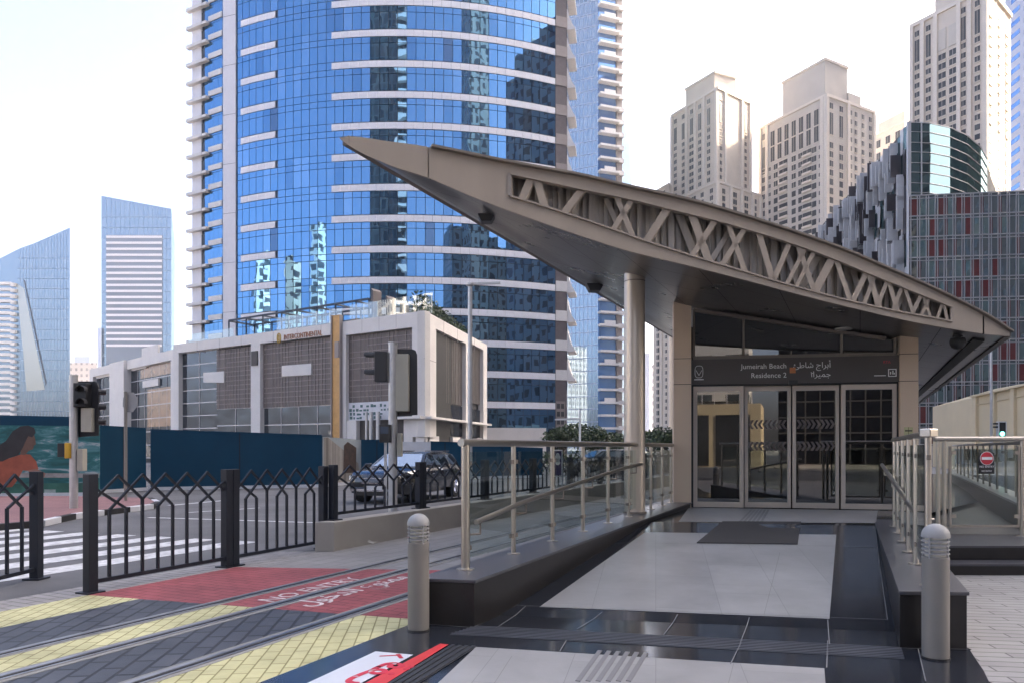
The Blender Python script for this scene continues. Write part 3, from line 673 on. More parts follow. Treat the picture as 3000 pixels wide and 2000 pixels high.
# ---------------------------------------------------------------- railings
def glaze(b, p, q, z0, z1, t=.012): b.bar(V3(p, (z0 + z1) / 2), V3(q, (z0 + z1) / 2), t, z1 - z0)
LD = Vector((.4866, 1, 0)); LN = Vector((-1, .4866, 0)).normalized()
def Lc(Y): return L_in(Y) + Vector((-.37, 0, 0))
ptz = lambda Y: .427 + .0136 * (Y - 6.566)
RZ = 1.648
ra = thing('glass_railing', V3(Lc(7.1), ptz(7.1)), 'steel and glass railing with sloping handrail on the left plinth', 'railing')
ys = [7.1, 8.05, 9.03, 9.98, 10.93, 11.85, 13.05, 13.75, 14.35]
for i, y in enumerate(ys):
    p = Lc(y); r_ = .042 if i == 0 else .026
    b = MB(); b.tube(V3(p, ptz(y)), V3(p, RZ - .02), r_, 16); b.lathe([(r_ + .045, 0), (r_ + .045, .008), (r_ + .01, .012)], V3(p, ptz(y)), 20); post = b.build('post', M['steel'], ra, smooth=True)
    for z in (ptz(y) + .2, RZ - .2):
        b = MB(); e = LD.normalized() * (r_ + .05); b.bar(V3(p - (e * 0 if i == 0 else e), z), V3(p + e, z), .035, .045); b.build('clamp', M['bronze_dark'], post)
for i in range(len(ys) - 1):
    a, c = Lc(ys[i] + .06), Lc(ys[i + 1] - .05)
    b = MB(); glaze(b, a, c, ptz(ys[i]) + .10, RZ - .09); b.build('glass_pane', M['glass'], ra)
b = MB(); b.tube(V3(Lc(7.02), RZ), V3(Lc(14.5), RZ), .037, 18); b.lathe([(.037, -.0), (.02, -.0)], V3(Lc(7.02), RZ), 3) if 0 else None
b.build('top_rail', M['steel'], ra, smooth=True)
hp = []
def Hr(u, v, Y): return P(u, v, Y)
off = Vector((.13, 0, 0))
def Lh(Y): return L_in(Y) + Vector((-.27, 0, 0))
hl = [(7.1, .885), (8.0, 1.0), (9.6, 1.145), (11.3, 1.285), (12.2, 1.33)]
b = MB(); b.path([V3(Lh(y), z) for y, z in hl], .026, 14); b.build('handrail', M['steel'], ra, smooth=True)
for y in ys[:6]:
    z = next(z0 + (z1 - z0) * (y - y0) / (y1 - y0) for (y0, z0), (y1, z1) in zip(hl[:-1], hl[1:]) if y <= y1 + 1e-6)
    b = MB(); q = V3(Lh(y + .08), z); b.path([V3(Lc(y), z - .12), V3(Lh(y + .08), z - .12), q], .009, 8); b.build('bracket', M['bronze_dark'], ra, smooth=True)
# right railing along the ramp
RD = Vector((.457, 1, 0)).normalized()
def Rc(Y): return R_in(Y) + Vector((.25, 0, 0))
RZ2 = 1.715
rb = thing('glass_railing', V3(Rc(6.1), .465), 'steel and glass railing on the right plinth with short sloping handrail', 'railing')
ys2 = [6.1, 7.24, 8.1, 9.0, 9.9, 10.7]
for i, y in enumerate(ys2):
    p = Rc(y); r_ = .026; b = MB(); b.tube(V3(p, .46), V3(p, RZ2 - .02), r_, 14); b.lathe([(r_ + .04, 0), (r_ + .04, .01)], V3(p, .46), 18); post = b.build('post', M['steel'], rb, smooth=True)
    for z in (.66, 1.52): b = MB(); b.bar(V3(p - RD * .07, z), V3(p + RD * .07, z), .03, .04); b.build('clamp', M['bronze_dark'], post)
    if i < 5: b = MB(); glaze(b, Rc(y + .06), Rc(ys2[i + 1] - .06), .56, RZ2 - .09); b.build('glass_pane', M['glass'], rb)
b = MB(); b.tube(V3(Rc(6.02), RZ2), V3(Rc(11.0), RZ2), .03, 16); b.build('top_rail', M['steel'], rb, smooth=True)
b = MB(); b.box(V3(Rc(6.05), RZ2 + .005), (.10, .10, .07), .4); b.build('rail_joint', M['steel'], rb, bevel=.01)
b = MB(); hr = [P(2687, 1509, 7.35), P(2584, 1360, 11.2)]; b.tube(hr[0], hr[1], .026, 14); b.build('handrail', M['steel'], rb, smooth=True)
for t in (.08, .35, .62, .9):
    p = hr[0].lerp(hr[1], t); b = MB(); b.path([p, p - Vector((0, 0, .1)), V3(p + Vector((.22, 0, 0)), p.z - .1)], .009, 8); b.build('bracket', M['steel'], rb, smooth=True)
# right railing facing the steps, with a framed glass panel
rc = thing('glass_railing', (6.1, 10.6, .33), 'framed steel and glass railing above the black steps on the right', 'railing')
Yr = 10.6
def Rx(u): return (u - 1500) / F * Yr
for u in (2748, 2766, 2994, 3210, 3420):
    b = MB(); b.tube((Rx(u), Yr, .33), (Rx(u), Yr, 1.70), .028, 14); b.lathe([(.07, 0), (.07, .01)], (Rx(u), Yr, .33), 18); b.build('post', M['steel'], rc, smooth=True)
b = MB(); b.tube((Rx(2736), Yr, 1.725), (Rx(3425), Yr, 1.725), .036, 16); b.build('top_rail', M['steel'], rc, smooth=True)
for u0, u1 in ((2782, 2985), (3004, 3200), (3220, 3410)):
    b = MB(); z0, z1 = .475, 1.62
    b.bar((Rx(u0), Yr, z0), (Rx(u1), Yr, z0), .03, .03)
    for u in (u0 + 1, u1 - 1): b.bar((Rx(u), Yr, z0 + .015), (Rx(u), Yr, z1), .03, .03, (0, 1, 0))
    fr = b.build('panel_frame', M['steel'], rc)
    b = MB(); b.bar((Rx(u0 + 4), Yr, (z0 + z1) / 2), (Rx(u1 - 4), Yr, (z0 + z1) / 2), .012, z1 - z0 - .06); b.build('glass_pane', M['glass'], fr)
    for u in (u0 + 10, u1 - 10):
        for z in (.62, 1.53): b = MB(); b.bar((Rx(u - 5), Yr - .014, z), (Rx(u + 7), Yr - .014, z), .016, .05); b.build('clamp', M['steel'], fr)
sn = thing('no_entry_sign', (Rx(2885), Yr - .04, 1.2), 'black sign with red no entry disc hung on the glass railing', 'sign')
b = MB(); b.bar((Rx(2863), Yr - .03, ZV(1355, Yr)), (Rx(2909), Yr - .03, ZV(1355, Yr)), .012, .305); b.build('board', M['black_pl'], sn, bevel=.004)
b = MB(); cc = Vector((Rx(2886), Yr - .038, ZV(1341, Yr))); b.tube(cc, cc + Vector((0, -.004, 0)), .09, 32); b.build('red_disc', M['signred'], sn)
b = MB(); b.bar(cc + Vector((-.075, -.006, 0)), cc + Vector((.075, -.006, 0)), .004, .04); b.tube(cc + Vector((0, .0015, 0)), cc + Vector((0, -.0025, 0)), .097, 32); b.build('white_bar', M['textwhite'], sn)
text('lettering', 'NO ENTRY', (Rx(2886), Yr - .0385, ZV(1368, Yr)), (1, 0, 0), (0, 0, 1), .042, M['textwhite'], sn, .002, 'CENTER'); text('lettering', 'STAFF ONLY' if 0 else 'NO ENTRY', (Rx(2886), Yr - .0385, ZV(1380, Yr)), (1, 0, 0), (0, 0, 1), .03, M['textwhite'], sn, .002, 'CENTER')
# ramp beyond the right railing
sheet('ramp_floor', [(5.9, 10.75), (7.85, 10.75), (16, 27), (13.6, 27)], .336, M['rampfloor'])
w0, w1 = Vector((7.9, 11.5, 0)), Vector((15.9, 27.0, 0))
r = thing('plinth_wall', w0, 'dark ramp wall seen through the framed glass railing', 'low wall')
b = MB(); b.hexa([V3(p, .3) for p in (w0, w1, w1 + Vector((.45, 0, 0)), w0 + Vector((.45, 0, 0)))], [V3(p, .69) for p in (w0, w1, w1 + Vector((.45, 0, 0)), w0 + Vector((.45, 0, 0)))]); b.build('wall_body', M['granite_side'], r)
b = MB(); e = Vector((.02, 0, 0)); b.hexa([V3(p, .691) for p in (w0 - e, w1 - e, w1 + Vector((.47, 0, 0)), w0 + Vector((.47, 0, 0)))], [V3(p, .73) for p in (w0 - e, w1 - e, w1 + Vector((.47, 0, 0)), w0 + Vector((.47, 0, 0)))]); b.build('coping', M['tile'], r)
r = thing('glass_railing', w0, 'receding steel and glass railing on the dark ramp wall at far right', 'railing')
wd = (w1 - w0).normalized()
for i in range(12):
    p = w0 + wd * (.4 + 1.35 * i) + Vector((.2, 0, 0)); b = MB(); b.tube(V3(p, .72), V3(p, 1.66), .024, 10); b.build('post', M['steel'], r, smooth=True)
    b = MB(); glaze(b, p + wd * .05, p + wd * 1.3, .82, 1.56); b.build('glass_pane', M['glass'], r)
b = MB(); b.tube(V3(w0 + Vector((.2, 0, 0)), 1.68), V3(w1 + Vector((.2, 0, 0)), 1.68), .03, 12); b.build('top_rail', M['steel'], r, smooth=True)

# ---------------------------------------------------------------- bollards
def bollard(p, lab):
    r = thing('bollard', p, lab, 'bollard', 'bollard lights at the foot of the ramp')
    b = MB(); b.lathe([(.094, 0), (.094, .765), (.088, .77)], p, 36); b.build('body', M['bollard'], r, smooth=True)
    b = MB(); b.lathe([(.072, .765), (.072, .925)], p, 28); b.build('lens', M['lens'], r, smooth=True)
    for k in range(5):
        b = MB(); z = .79 + .031 * k; b.lathe([(.070, z + .008), (.096, z), (.096, z + .006), (.072, z + .015)], p, 36); b.build('louvre_ring', M['bollard_dome'], r, smooth=True)
    for a in (.6, 2.17, 3.74, 5.3):
        b = MB(); d = Vector((math.cos(a), math.sin(a), 0)) * .09; b.tube(V3(p + d, .765), V3(p + d, .93), .007, 8); b.build('rib', M['bollard_dome'], r)
    b = MB(); b.lathe([(.098, .915)] + [(.098 * math.cos(t), .925 + .092 * math.sin(t)) for t in [i * math.pi / 22 for i in range(11)]] + [(.002, 1.017)], p, 36); b.build('dome', M['bollard_dome'], r, smooth=True)
    b = MB(); b.lathe([(.10, 0), (.10, .012)], p, 30); b.build('base_ring', M['granite_side'], r)
p = G(1226, 1846); p.z = .008; bollard(p, 'grey bollard light standing left of the ramp beside the yellow paving')
p = G(2741, 1928); p.z = .008; bollard(p, 'grey bollard light standing right of the ramp before the black plinth')

# ---------------------------------------------------------------- fences
def fence(A, B, zb, zt, lab, grp, zpost=None, base=0.0, npk=8):
    d = (B - A); Ln = d.length; d.normalize(); n = Vector((-d.y, d.x, 0))
    r = thing('steel_fence', V3(A, base), lab, 'fence', grp); pw = .11
    for p in (A, B):
        b = MB(); b.box(V3(p, (base + zt + .01) / 2 + .0), (pw, pw, zt + .01 - base), math.atan2(d.y, d.x)); po = b.build('post', M['fence'], r, bevel=.006)
        b = MB(); b.box(V3(p, base + .008), (.21, .21, .016), math.atan2(d.y, d.x)); b.build('base_plate', M['fence'], po)
    a0 = A + d * pw / 2; L2 = Ln - pw; pch = L2 / (npk + .6)
    b = MB(); b.bar(V3(a0, zb), V3(a0 + d * L2, zb), .045, .045); b.build('bottom_rail', M['fence'], r)
    zs = zt - .30; zp = zt - .40; t = .03
    xs = [pch * (.8 + i) for i in range(npk)]
    els = [(xs[0] + xs[1]) / 2, xs[2], (xs[3] + xs[4]) / 2, xs[5], (xs[6] + xs[7]) / 2]
    for i, x in enumerate(xs):
        top = zs if i in (2, 5) else zp
        b = MB(); b.bar(V3(a0 + d * x, zb + .022), V3(a0 + d * x, top), t, t, n); b.build('picket', M['fence'], r)
    b = MB(); sl = .2 / pch
    def dia(x0, z0, x1, z1, o):
        if x1 > L2: z1 = z0 + (z1 - z0) * (L2 - x0) / (x1 - x0); x1 = L2
        if x1 < 0: z1 = z0 + (z1 - z0) * (x0) / (x0 - x1); x1 = 0
        b.bar(V3(a0 + d * x0 + n * o, z0), V3(a0 + d * x1 + n * o, z1), .026, .026, n)
    for j, x in enumerate(els):
        pair = j in (0, 2, 4); zlow = zs if pair else zp; reach = (zt - zlow) / sl
        # even diagonals end on the singles' forks, odd ones on the far picket of the pair
        dia(x, zt - .012, x + reach, zlow, .006); dia(x, zt - .012, x - reach, zlow, -.006)
    dia(-.0, zt - .15, xs[1], zp, .006); dia(L2, zt - .15, xs[6], zp, -.006)
    b.build('lattice', M['fence'], r)
    return r
A1 = Vector((-4.65, 8.16, 0)); fd = Vector((.465, 1, 0)).normalized(); gp = 'dark steel fence sections along the tram track'
fence(A1, A1 + fd * 1.95, .12, 1.30, 'dark zigzag topped fence section standing left of centre beside the red paving', gp)
fence(A1 + fd * 2.07, A1 + fd * 3.93, .12, 1.30, 'dark zigzag topped fence section ending at the low concrete wall', gp)
fence(Vector((-5.92, 6.85, 0)), Vector((-5.80, 9.02, 0)), .12, 1.30, 'dark zigzag topped fence section at the far left edge', gp)
wl = thing('low_wall', wallA, 'low grey concrete wall carrying the dark fence along the road', 'wall')
b = MB(); wq = [wallA, wallA + Vector((.3, 0, 0)), wallA + Vector((.3, 0, 0)) + WD * 40, wallA + WD * 40]; b.prism([(p.x, p.y) for p in wq], -.01, .45); b.build('wall_body', M['conc'], wl, bevel=.01)
nth = ['first', 'second', 'third', 'fourth', 'fifth', 'sixth', 'seventh', 'eighth', 'ninth', 'tenth']
s0 = wallA + Vector((.15, .2, 0)) + WD * .12; wdn = WD.normalized()
for i in range(9):
    a = s0 + wdn * (2.62 * i)
    fence(a, a + wdn * 2.5, .55, 1.32, '%s fence section from the near end of the low concrete wall' % nth[i], 'dark steel fence sections on the low wall', base=.45)

# ---------------------------------------------------------------- traffic signals, poles and signs
def signal(pole, h, r0, lab, rzf):
    r = thing('traffic_signal', pole, lab, 'traffic light')
    b = MB(); b.tube(pole, pole + Vector((0, 0, h)), r0, 20); b.lathe([(r0 + .008, h - .01), (r0 + .008, h + .02)], pole, 20); b.build('pole', M['steel_pole'], r, smooth=True)
    return r
p = XY(1151, 14.9); r = signal(p, ZV(1006, 14.9), .09, 'galvanised traffic signal pole seen from behind before the dark car', 0)
Yp = 14.9
def bx(b, u0, u1, v0, v1, y0, y1): b.box(((u0 + u1) / 2, 0, 0), (1, 1, 1)) if 0 else b.hexa([((u0 - 1500) / F * Yp, y0, ZV(v1, Yp)), ((u1 - 1500) / F * Yp, y0, ZV(v1, Yp)), ((u1 - 1500) / F * Yp, y1, ZV(v1, Yp)), ((u0 - 1500) / F * Yp, y1, ZV(v1, Yp))],
     [((u0 - 1500) / F * Yp, y0, ZV(v0, Yp)), ((u1 - 1500) / F * Yp, y0, ZV(v0, Yp)), ((u1 - 1500) / F * Yp, y1, ZV(v0, Yp)), ((u0 - 1500) / F * Yp, y1, ZV(v0, Yp))])
b = MB(); pts = []
for cu, cv, a0 in ((1205, 1040, 0), (1165, 1024, 1), (1160, 1217, 2), (1216, 1213, 3)): pass
outl = [(1158, 1022), (1208, 1022), (1217, 1026), (1222, 1038), (1223, 1214), (1158, 1218)]
b.ext([P(u, v, Yp + .12) for u, v in outl], (0, .03, 0)); b.build('backboard', M['black_pl'], r)
b = MB(); bx(b, 1160, 1198, 1037, 1204, Yp - .06, Yp + .119); b.build('signal_back', M['beige_pl'], r, bevel=.012)
b = MB()
for v in (1065, 1120, 1175): b = MB(); c_ = P(1180, v, Yp + .15); b.tube(c_, c_ + Vector((0, .22, 0)), .10, 18); b.build('hood', M['black_pl'], r, smooth=True)
b = MB(); bx(b, 1099, 1136, 1030, 1118, Yp - .10, Yp + .12); b.build('side_head', M['black_pl'], r, bevel=.012)
for v in (1043, 1094):
    b = MB(); q = []
    c_ = P(1099, v, Yp); n = 12
    prof = [(math.cos(a) * .085, math.sin(a) * .085) for a in [math.radians(-10 + 200 * k / n) for k in range(n + 1)]]
    b.grid([[c_ + Vector((0, y, z)) for y, z in prof], [c_ + Vector((-.21, y * .95, z * .92 + .005)) for y, z in prof]])
    b.build('hood', M['black_pl'], r, smooth=True)
b = MB(); bx(b, 1117, 1149, 1243, 1295, Yp - .24, Yp - .08); pb = b.build('push_button_box', M['black_pl'], r, bevel=.012)
b = MB(); bx(b, 1121, 1144, 1249, 1270, Yp - .246, Yp - .238); b.build('display', M['screen'], pb)
b = MB(); bx(b, 1165, 1178, 1268, 1336, Yp - .1, Yp + .1); b.build('control_box', M['beige_pl'], r, bevel=.01)
b = MB(); bx(b, 1128, 1136, 1295, 1480, Yp - .11, Yp - .085); b.build('conduit', M['steel_pole'], r)
Yp = 18.2; p = XY(216, Yp); r = signal(p, ZV(1100, Yp), .095, 'traffic signal pole with black hooded lamps beside the mural hoarding', 0)
b = MB(); outl = [(224, 1116), (278, 1116), (284, 1120), (288, 1132), (288, 1275), (228, 1279), (228, 1266), (224, 1190)]
b.ext([P(u, v, Yp + .1) for u, v in outl], (0, .05, 0)); b.build('backboard', M['black_pl'], r)
b = MB(); bx(b, 240, 271, 1194, 1264, Yp - .05, Yp + .098); b.build('signal_back', M['beige_pl'], r, bevel=.012)
b = MB(); bx(b, 225, 262, 1122, 1192, Yp - .16, Yp + .098); sd = b.build('side_head', M['black_pl'], r, bevel=.015)
for v in (1143, 1180):
    c_ = P(243, v, Yp - .16); n = 12; prof = [(math.cos(a) * .12, math.sin(a) * .12) for a in [math.radians(-10 + 200 * k / n) for k in range(n + 1)]]
    b = MB(); b.grid([[c_ + Vector((x, 0, z)) for x, z in prof], [c_ + Vector((x * .95 + .06, -.24, z * .9)) for x, z in prof]]); b.build('hood', M['black_pl'], sd, smooth=True)
for v in (1147, 1190, 1234):
    c_ = P(287, v, Yp + .1); b = MB(); b.tube(c_, c_ + Vector((.14, .10, 0)), .075, 14); b.build('hood', M['black_pl'], r, smooth=True)
b = MB(); bx(b, 182, 205, 1297, 1337, Yp - .2, Yp + .02); b.build('push_button_box', M['black_pl'], r, bevel=.015)
b = MB(); bx(b, 203, 216, 1296, 1341, Yp - .21, Yp - .09); b.build('yellow_bracket', M['yellow_pl'], r, bevel=.02)
b = MB(); bx(b, 229, 246, 1313, 1378, Yp - .06, Yp + .14); b.build('control_box', M['beige_pl'], r, bevel=.01)
# octagonal sign from behind
p = XY(368, 20.8); r = thing('road_sign', p, 'octagonal road sign seen from behind on a thin grey pole', 'sign')
b = MB(); b.tube(p, V3(p, ZV(1146, 20.8)), .045, 14); b.build('pole', M['bollard'], r, smooth=True)
b = MB(); cc = P(381, 1177, 20.85); b.ext([cc + Vector((math.cos(a) * .26 * (.85), math.sin(a) * .02, math.sin(a) * .30)) for a in [math.pi / 8 + k * math.pi / 4 for k in range(8)]], (0, .02, 0)); b.build('plate', M['bollard_dome'], r)
# street lamps and masts
p = XY(1377, 33); r = thing('street_lamp', p, 'tall pale lamp post standing before the hotel podium corner', 'street lamp')
b = MB(); b.tube(p, V3(p, ZV(838, 33)), .105, 16, .095); b.build('post', M['steel_pole'], r, smooth=True)
b = MB(); z = ZV(838, 33); b.lathe([(.11, 0), (.19, .06), (.19, .14), (.10, .17)], V3(p, z - .03), 18); b.bar((p.x + .1, 33, z + .1), (p.x + 1.35, 33, z + .13), .16, .09); b.build('lamp_head', M['steel_pole'], r)
p = XY(1699, 52); r = thing('street_lamp', p, 'slim white lamp post with a flat arm behind the railing', 'street lamp')
b = MB(); b.tube(p, V3(p, ZV(1196, 52)), .075, 12); b.build('post', M['white'], r, smooth=True)
b = MB(); z = ZV(1225, 52); b.hexa([(p.x - 1.75, 51.7, z - .10), (p.x, 51.9, z - .10), (p.x, 52.1, z - .10), (p.x - 1.75, 52.3, z - .10)], [(p.x - 1.75, 51.7, z - .02), (p.x, 51.9, z + .06), (p.x, 52.1, z + .06), (p.x - 1.75, 52.3, z - .02)]); b.build('arm', M['white'], r)
p = XY(2904, 30); r = thing('mast', p, 'slim pale mast before the ochre building at right', 'mast')
b = MB(); b.tube(p, V3(p, ZV(1022, 30)), .05, 12); b.build('post', M['steel_pole'], r, smooth=True)
Yp = 28; p = XY(2937, Yp); r = thing('pedestrian_signal', p, 'pedestrian signal with a lit green lamp before the ochre building', 'traffic light')
b = MB(); b.tube(p + Vector((.12, .2, 0)), V3(p, ZV(1235, Yp)) + Vector((.12, .2, 0)), .05, 12); b.build('post', M['steel_pole'], r)
b = MB(); bx(b, 2925, 2949, 1233, 1281, Yp, Yp + .14); b.build('housing', M['white'], r)
b = MB(); bx(b, 2928, 2946, 1236, 1278, Yp - .008, Yp + .002); b.build('face', M['black_pl'], r)
b = MB(); c_ = P(2936.5, 1269, Yp - .012); b.tube(c_, c_ - Vector((0, .01, 0)), .085, 20); b.build('green_lamp', emit('green_lamp', (.12, 1, .62), 1.6), r)
b = MB(); bx(b, 2914, 2925, 1237, 1242, Yp + .02, Yp + .1); bx(b, 2914, 2925, 1247, 1252, Yp + .02, Yp + .1); b.build('hood', M['black_pl'], r)
# purple direction sign on a white stand
Yp = 20; p = XY(1634, Yp); r = thing('info_sign', p, 'small purple sign with white emblem on a light stand behind the railing', 'sign')
b = MB(); bx(b, 1622, 1646, 1320, 1390, Yp, Yp + .04); b.build('board', M['purple'], r)
b = MB()
for u0, u1, v0, v1 in ((1620, 1623, 1317, 1425), (1645, 1648, 1317, 1425), (1620, 1648, 1316, 1319), (1622, 1660, 1392, 1395), (1630, 1632, 1395, 1425), (1656, 1658, 1392, 1425)): bx(b, u0, u1, v0, v1, Yp - .03, Yp - .005)
b.build('stand', M['hoard_w'], r)
b = MB()
for k, (v, w_) in enumerate(((1330, 5), (1338, 8), (1346, 6), (1354, 7))):
    c_ = P(1634, v, Yp - .006); b.tube(c_, c_ - Vector((0, .006, 0)), w_ / F * Yp, 14)
b.build('emblem', M['textwhite'], r)
pp = G(1086, 1594); pp.z = .004
r = MB(); random.seed(3)
for k in range(14):
    c_ = pp + Vector((rnd.uniform(-.16, .16), rnd.uniform(-.08, .08), rnd.uniform(.0, .05))); q = [c_ + Vector((rnd.uniform(-.07, .07), rnd.uniform(-.05, .05), rnd.uniform(-.01, .05))) for _ in range(3)]
    for z in q: z.z = max(.004, z.z)
    r.face(q)
o = r.build('paper_litter', M['paper'], recalc=False); o['label'] = 'crumpled pale paper litter lying beside the low concrete wall'; o['category'] = 'litter'

# ---------------------------------------------------------------- hoardings
def hoarding(u0, Y0, u1, Y1, z0, z1, m, lab, name='hoarding', cap=True):
    a, c = XY(u0, Y0), XY(u1, Y1); r = thing(name, a.lerp(c, .5), lab, 'hoarding', 'construction hoardings across the road')
    d = (c - a).normalized(); n = Vector((d.y, -d.x, 0))
    b = MB(); b.hexa([V3(a, .1), V3(c, .1), V3(c, .1) - n * .06, V3(a, .1) - n * .06], [V3(a, z0), V3(c, z1), V3(c, z1) - n * .06, V3(a, z0) - n * .06]); b.build('panel', m, r)
    if cap:
        b = MB(); b.bar(V3(a, z0 + .02) - n * .03, V3(c, z1 + .02) - n * .03, .09, .04); b.build('capping', m, r)
        k = max(2, int((c - a).length / 2.4)); b = MB()
        for i in range(1, k): p = a.lerp(c, i / k) + n * .004; b.bar(V3(p, .12), V3(p, z0 + (z1 - z0) * i / k), .035, .012, n)
        b.build('panel_seam', M['groove'], r)
    b = MB(); b.bar(V3(a, .06) - n * .02, V3(c, .06) - n * .02, .22, .12); b.build('base_block', M['hoard_w'], r)
    return r, a, c, d, n
seaM, t_, o_2 = nt('printed_sea'); L = t_.links.new
bs = N(t_, 'BsdfPrincipled', Roughness=.45); tc = N(t_, 'TexCoord'); mp = N(t_, 'Mapping'); mp.inputs['Scale'].default_value = (.7, .7, 2.6); L(tc.outputs['Object'], mp.inputs[0])
nz = N(t_, 'TexNoise', Scale=1.2, Detail=7.0, Roughness=.65, Distortion=.6); L(mp.outputs[0], nz.inputs['Vector']); rp = N(t_, 'ValToRGB')
for pos, c_ in ((.36, (.005, .075, .075)), (.5, (.012, .14, .15)), (.57, (.10, .26, .28)), (.61, (.40, .44, .46)), (.72, (.14, .16, .18))):
    e = rp.color_ramp.elements.new(pos); e.color = c4(c_)
rp.color_ramp.elements.remove(rp.color_ramp.elements[0]); rp.color_ramp.elements.remove(rp.color_ramp.elements[-1])
L(nz.outputs['Fac'], rp.inputs[0]); L(rp.outputs[0], bs.inputs['Base Color']); L(bs.outputs[0], o_2.inputs[0])
YM = 24.0
r, a, c, d, n = hoarding(-330, YM - .6, 291, YM + .6, 2.52, 2.34, seaM, 'hoarding printed with a dark haired figure in orange before a teal sea', cap=False)
def mp_(u, v, o):   # pixel onto the mural
    t = (u + 330) / 621; q = a.lerp(c, t); Y = q.y; k = XY(u, Y) ; return Vector((q.x, q.y, ZV(v, Y))) + n * o
def print_(name, px, m, o): b = MB(); b.face([mp_(u, v, o) for u, v in px]); b.build(name, m, r, recalc=False)
print_('blue_border', [(-330, 1208), (291, 1221), (291, 1247), (-330, 1240)], M['hoard'], .004)
print_('printed_quay', [(-330, 1382), (291, 1385), (291, 1398), (-330, 1396)], mat('print_stone', (.30, .28, .27), .5, var=.3, scale=5), .003)
print_('printed_lawn', [(-330, 1420), (291, 1412), (291, 1457), (-330, 1462)], mat('print_green', (.03, .12, .09), .5, var=.35, scale=2), .003)
print_('printed_window', [(124, 1432), (158, 1432), (158, 1455), (124, 1456)], mat('print_pale', (.30, .36, .34), .5, var=.3, scale=6), .006)
print_('printed_shirt', [(-40, 1358), (10, 1344), (60, 1328), (82, 1330), (100, 1350), (106, 1372), (82, 1378), (60, 1376), (40, 1410), (28, 1425), (-40, 1428)], mat('print_orange', (.34, .085, .045), .5, var=.25, scale=3), .008)
print_('printed_face', [(52, 1330), (60, 1290), (72, 1270), (92, 1268), (97, 1286), (99, 1300), (93, 1304), (90, 1314), (76, 1320), (66, 1332)], mat('print_skin', (.15, .085, .06), .5, var=.25, scale=4), .009)
print_('printed_arm', [(76, 1376), (100, 1371), (128, 1385), (124, 1396), (84, 1396)], mat('print_skin2', (.30, .15, .11), .5, var=.2, scale=4), .0095)
print_('printed_hair', [(-60, 1352), (-30, 1316), (10, 1290), (30, 1262), (52, 1248), (76, 1245), (94, 1252), (98, 1266), (88, 1280), (76, 1276), (68, 1292), (60, 1310), (46, 1332), (20, 1340), (0, 1350)], mat('print_hair', (.028, .026, .028), .5, var=.3, scale=3), .010)
hoarding(291, 26.0, 428, 27.6, 2.35, 2.30, M['hoard'], 'blue hoarding panel behind the octagonal sign pole')
hoarding(441, 27.8, 944, 30.0, 2.26, 2.08, M['hoard'], 'long plain blue hoarding left of the printed hoarding')
Yh = 31.0
bm_ = brick('printed_architecture', (.50, .46, .40), (.06, .05, .045), (.33, .30, .27), .55, .16, .9, .5, .04, 0)
r, a, c, d, n = hoarding(946, 30.1, 1058, 33.5, 2.05, 1.95, mat('print_sky', (.34, .38, .40), .45, var=.15), 'hoarding printed with a striped curved building facade behind the car', cap=False)
def pr(pts, m, o, nm):
    b = MB(); b.face([V3(a.lerp(c, t) + n * o, z) for t, z in pts]); b.build(nm, m, r, recalc=False)
pr([(.02, .12), (.98, .12), (.92, .9), (.55, 1.45), (.12, 2.02), (.02, 2.02)], bm_, .004, 'printed_facade')
pr([(.5, .5), (.85, .5), (.86, 1.6), (.62, 1.86), (.52, 1.7)], mat('print_brown', (.07, .045, .035), .5, var=.5, scale=4), .008, 'printed_shadow')
hoarding(1058, 33.5, 1150, 33.8, 1.93, 1.93, M['hoard'], 'narrow blue hoarding behind the signal pole')
hoarding(1150, 33.8, 1262, 34.2, 1.88, 1.86, M['hoard_w'], 'white hoarding panel above the dark car roof', cap=False)
hoarding(1262, 34.2, 1345, 34.6, 1.86, 1.82, M['hoard'], 'blue hoarding panel left of the railing corner post')
hoarding(1345, 38, 1590, 40, 1.72, 1.55, M['hoard'], 'low blue hoarding seen through the glass railing')
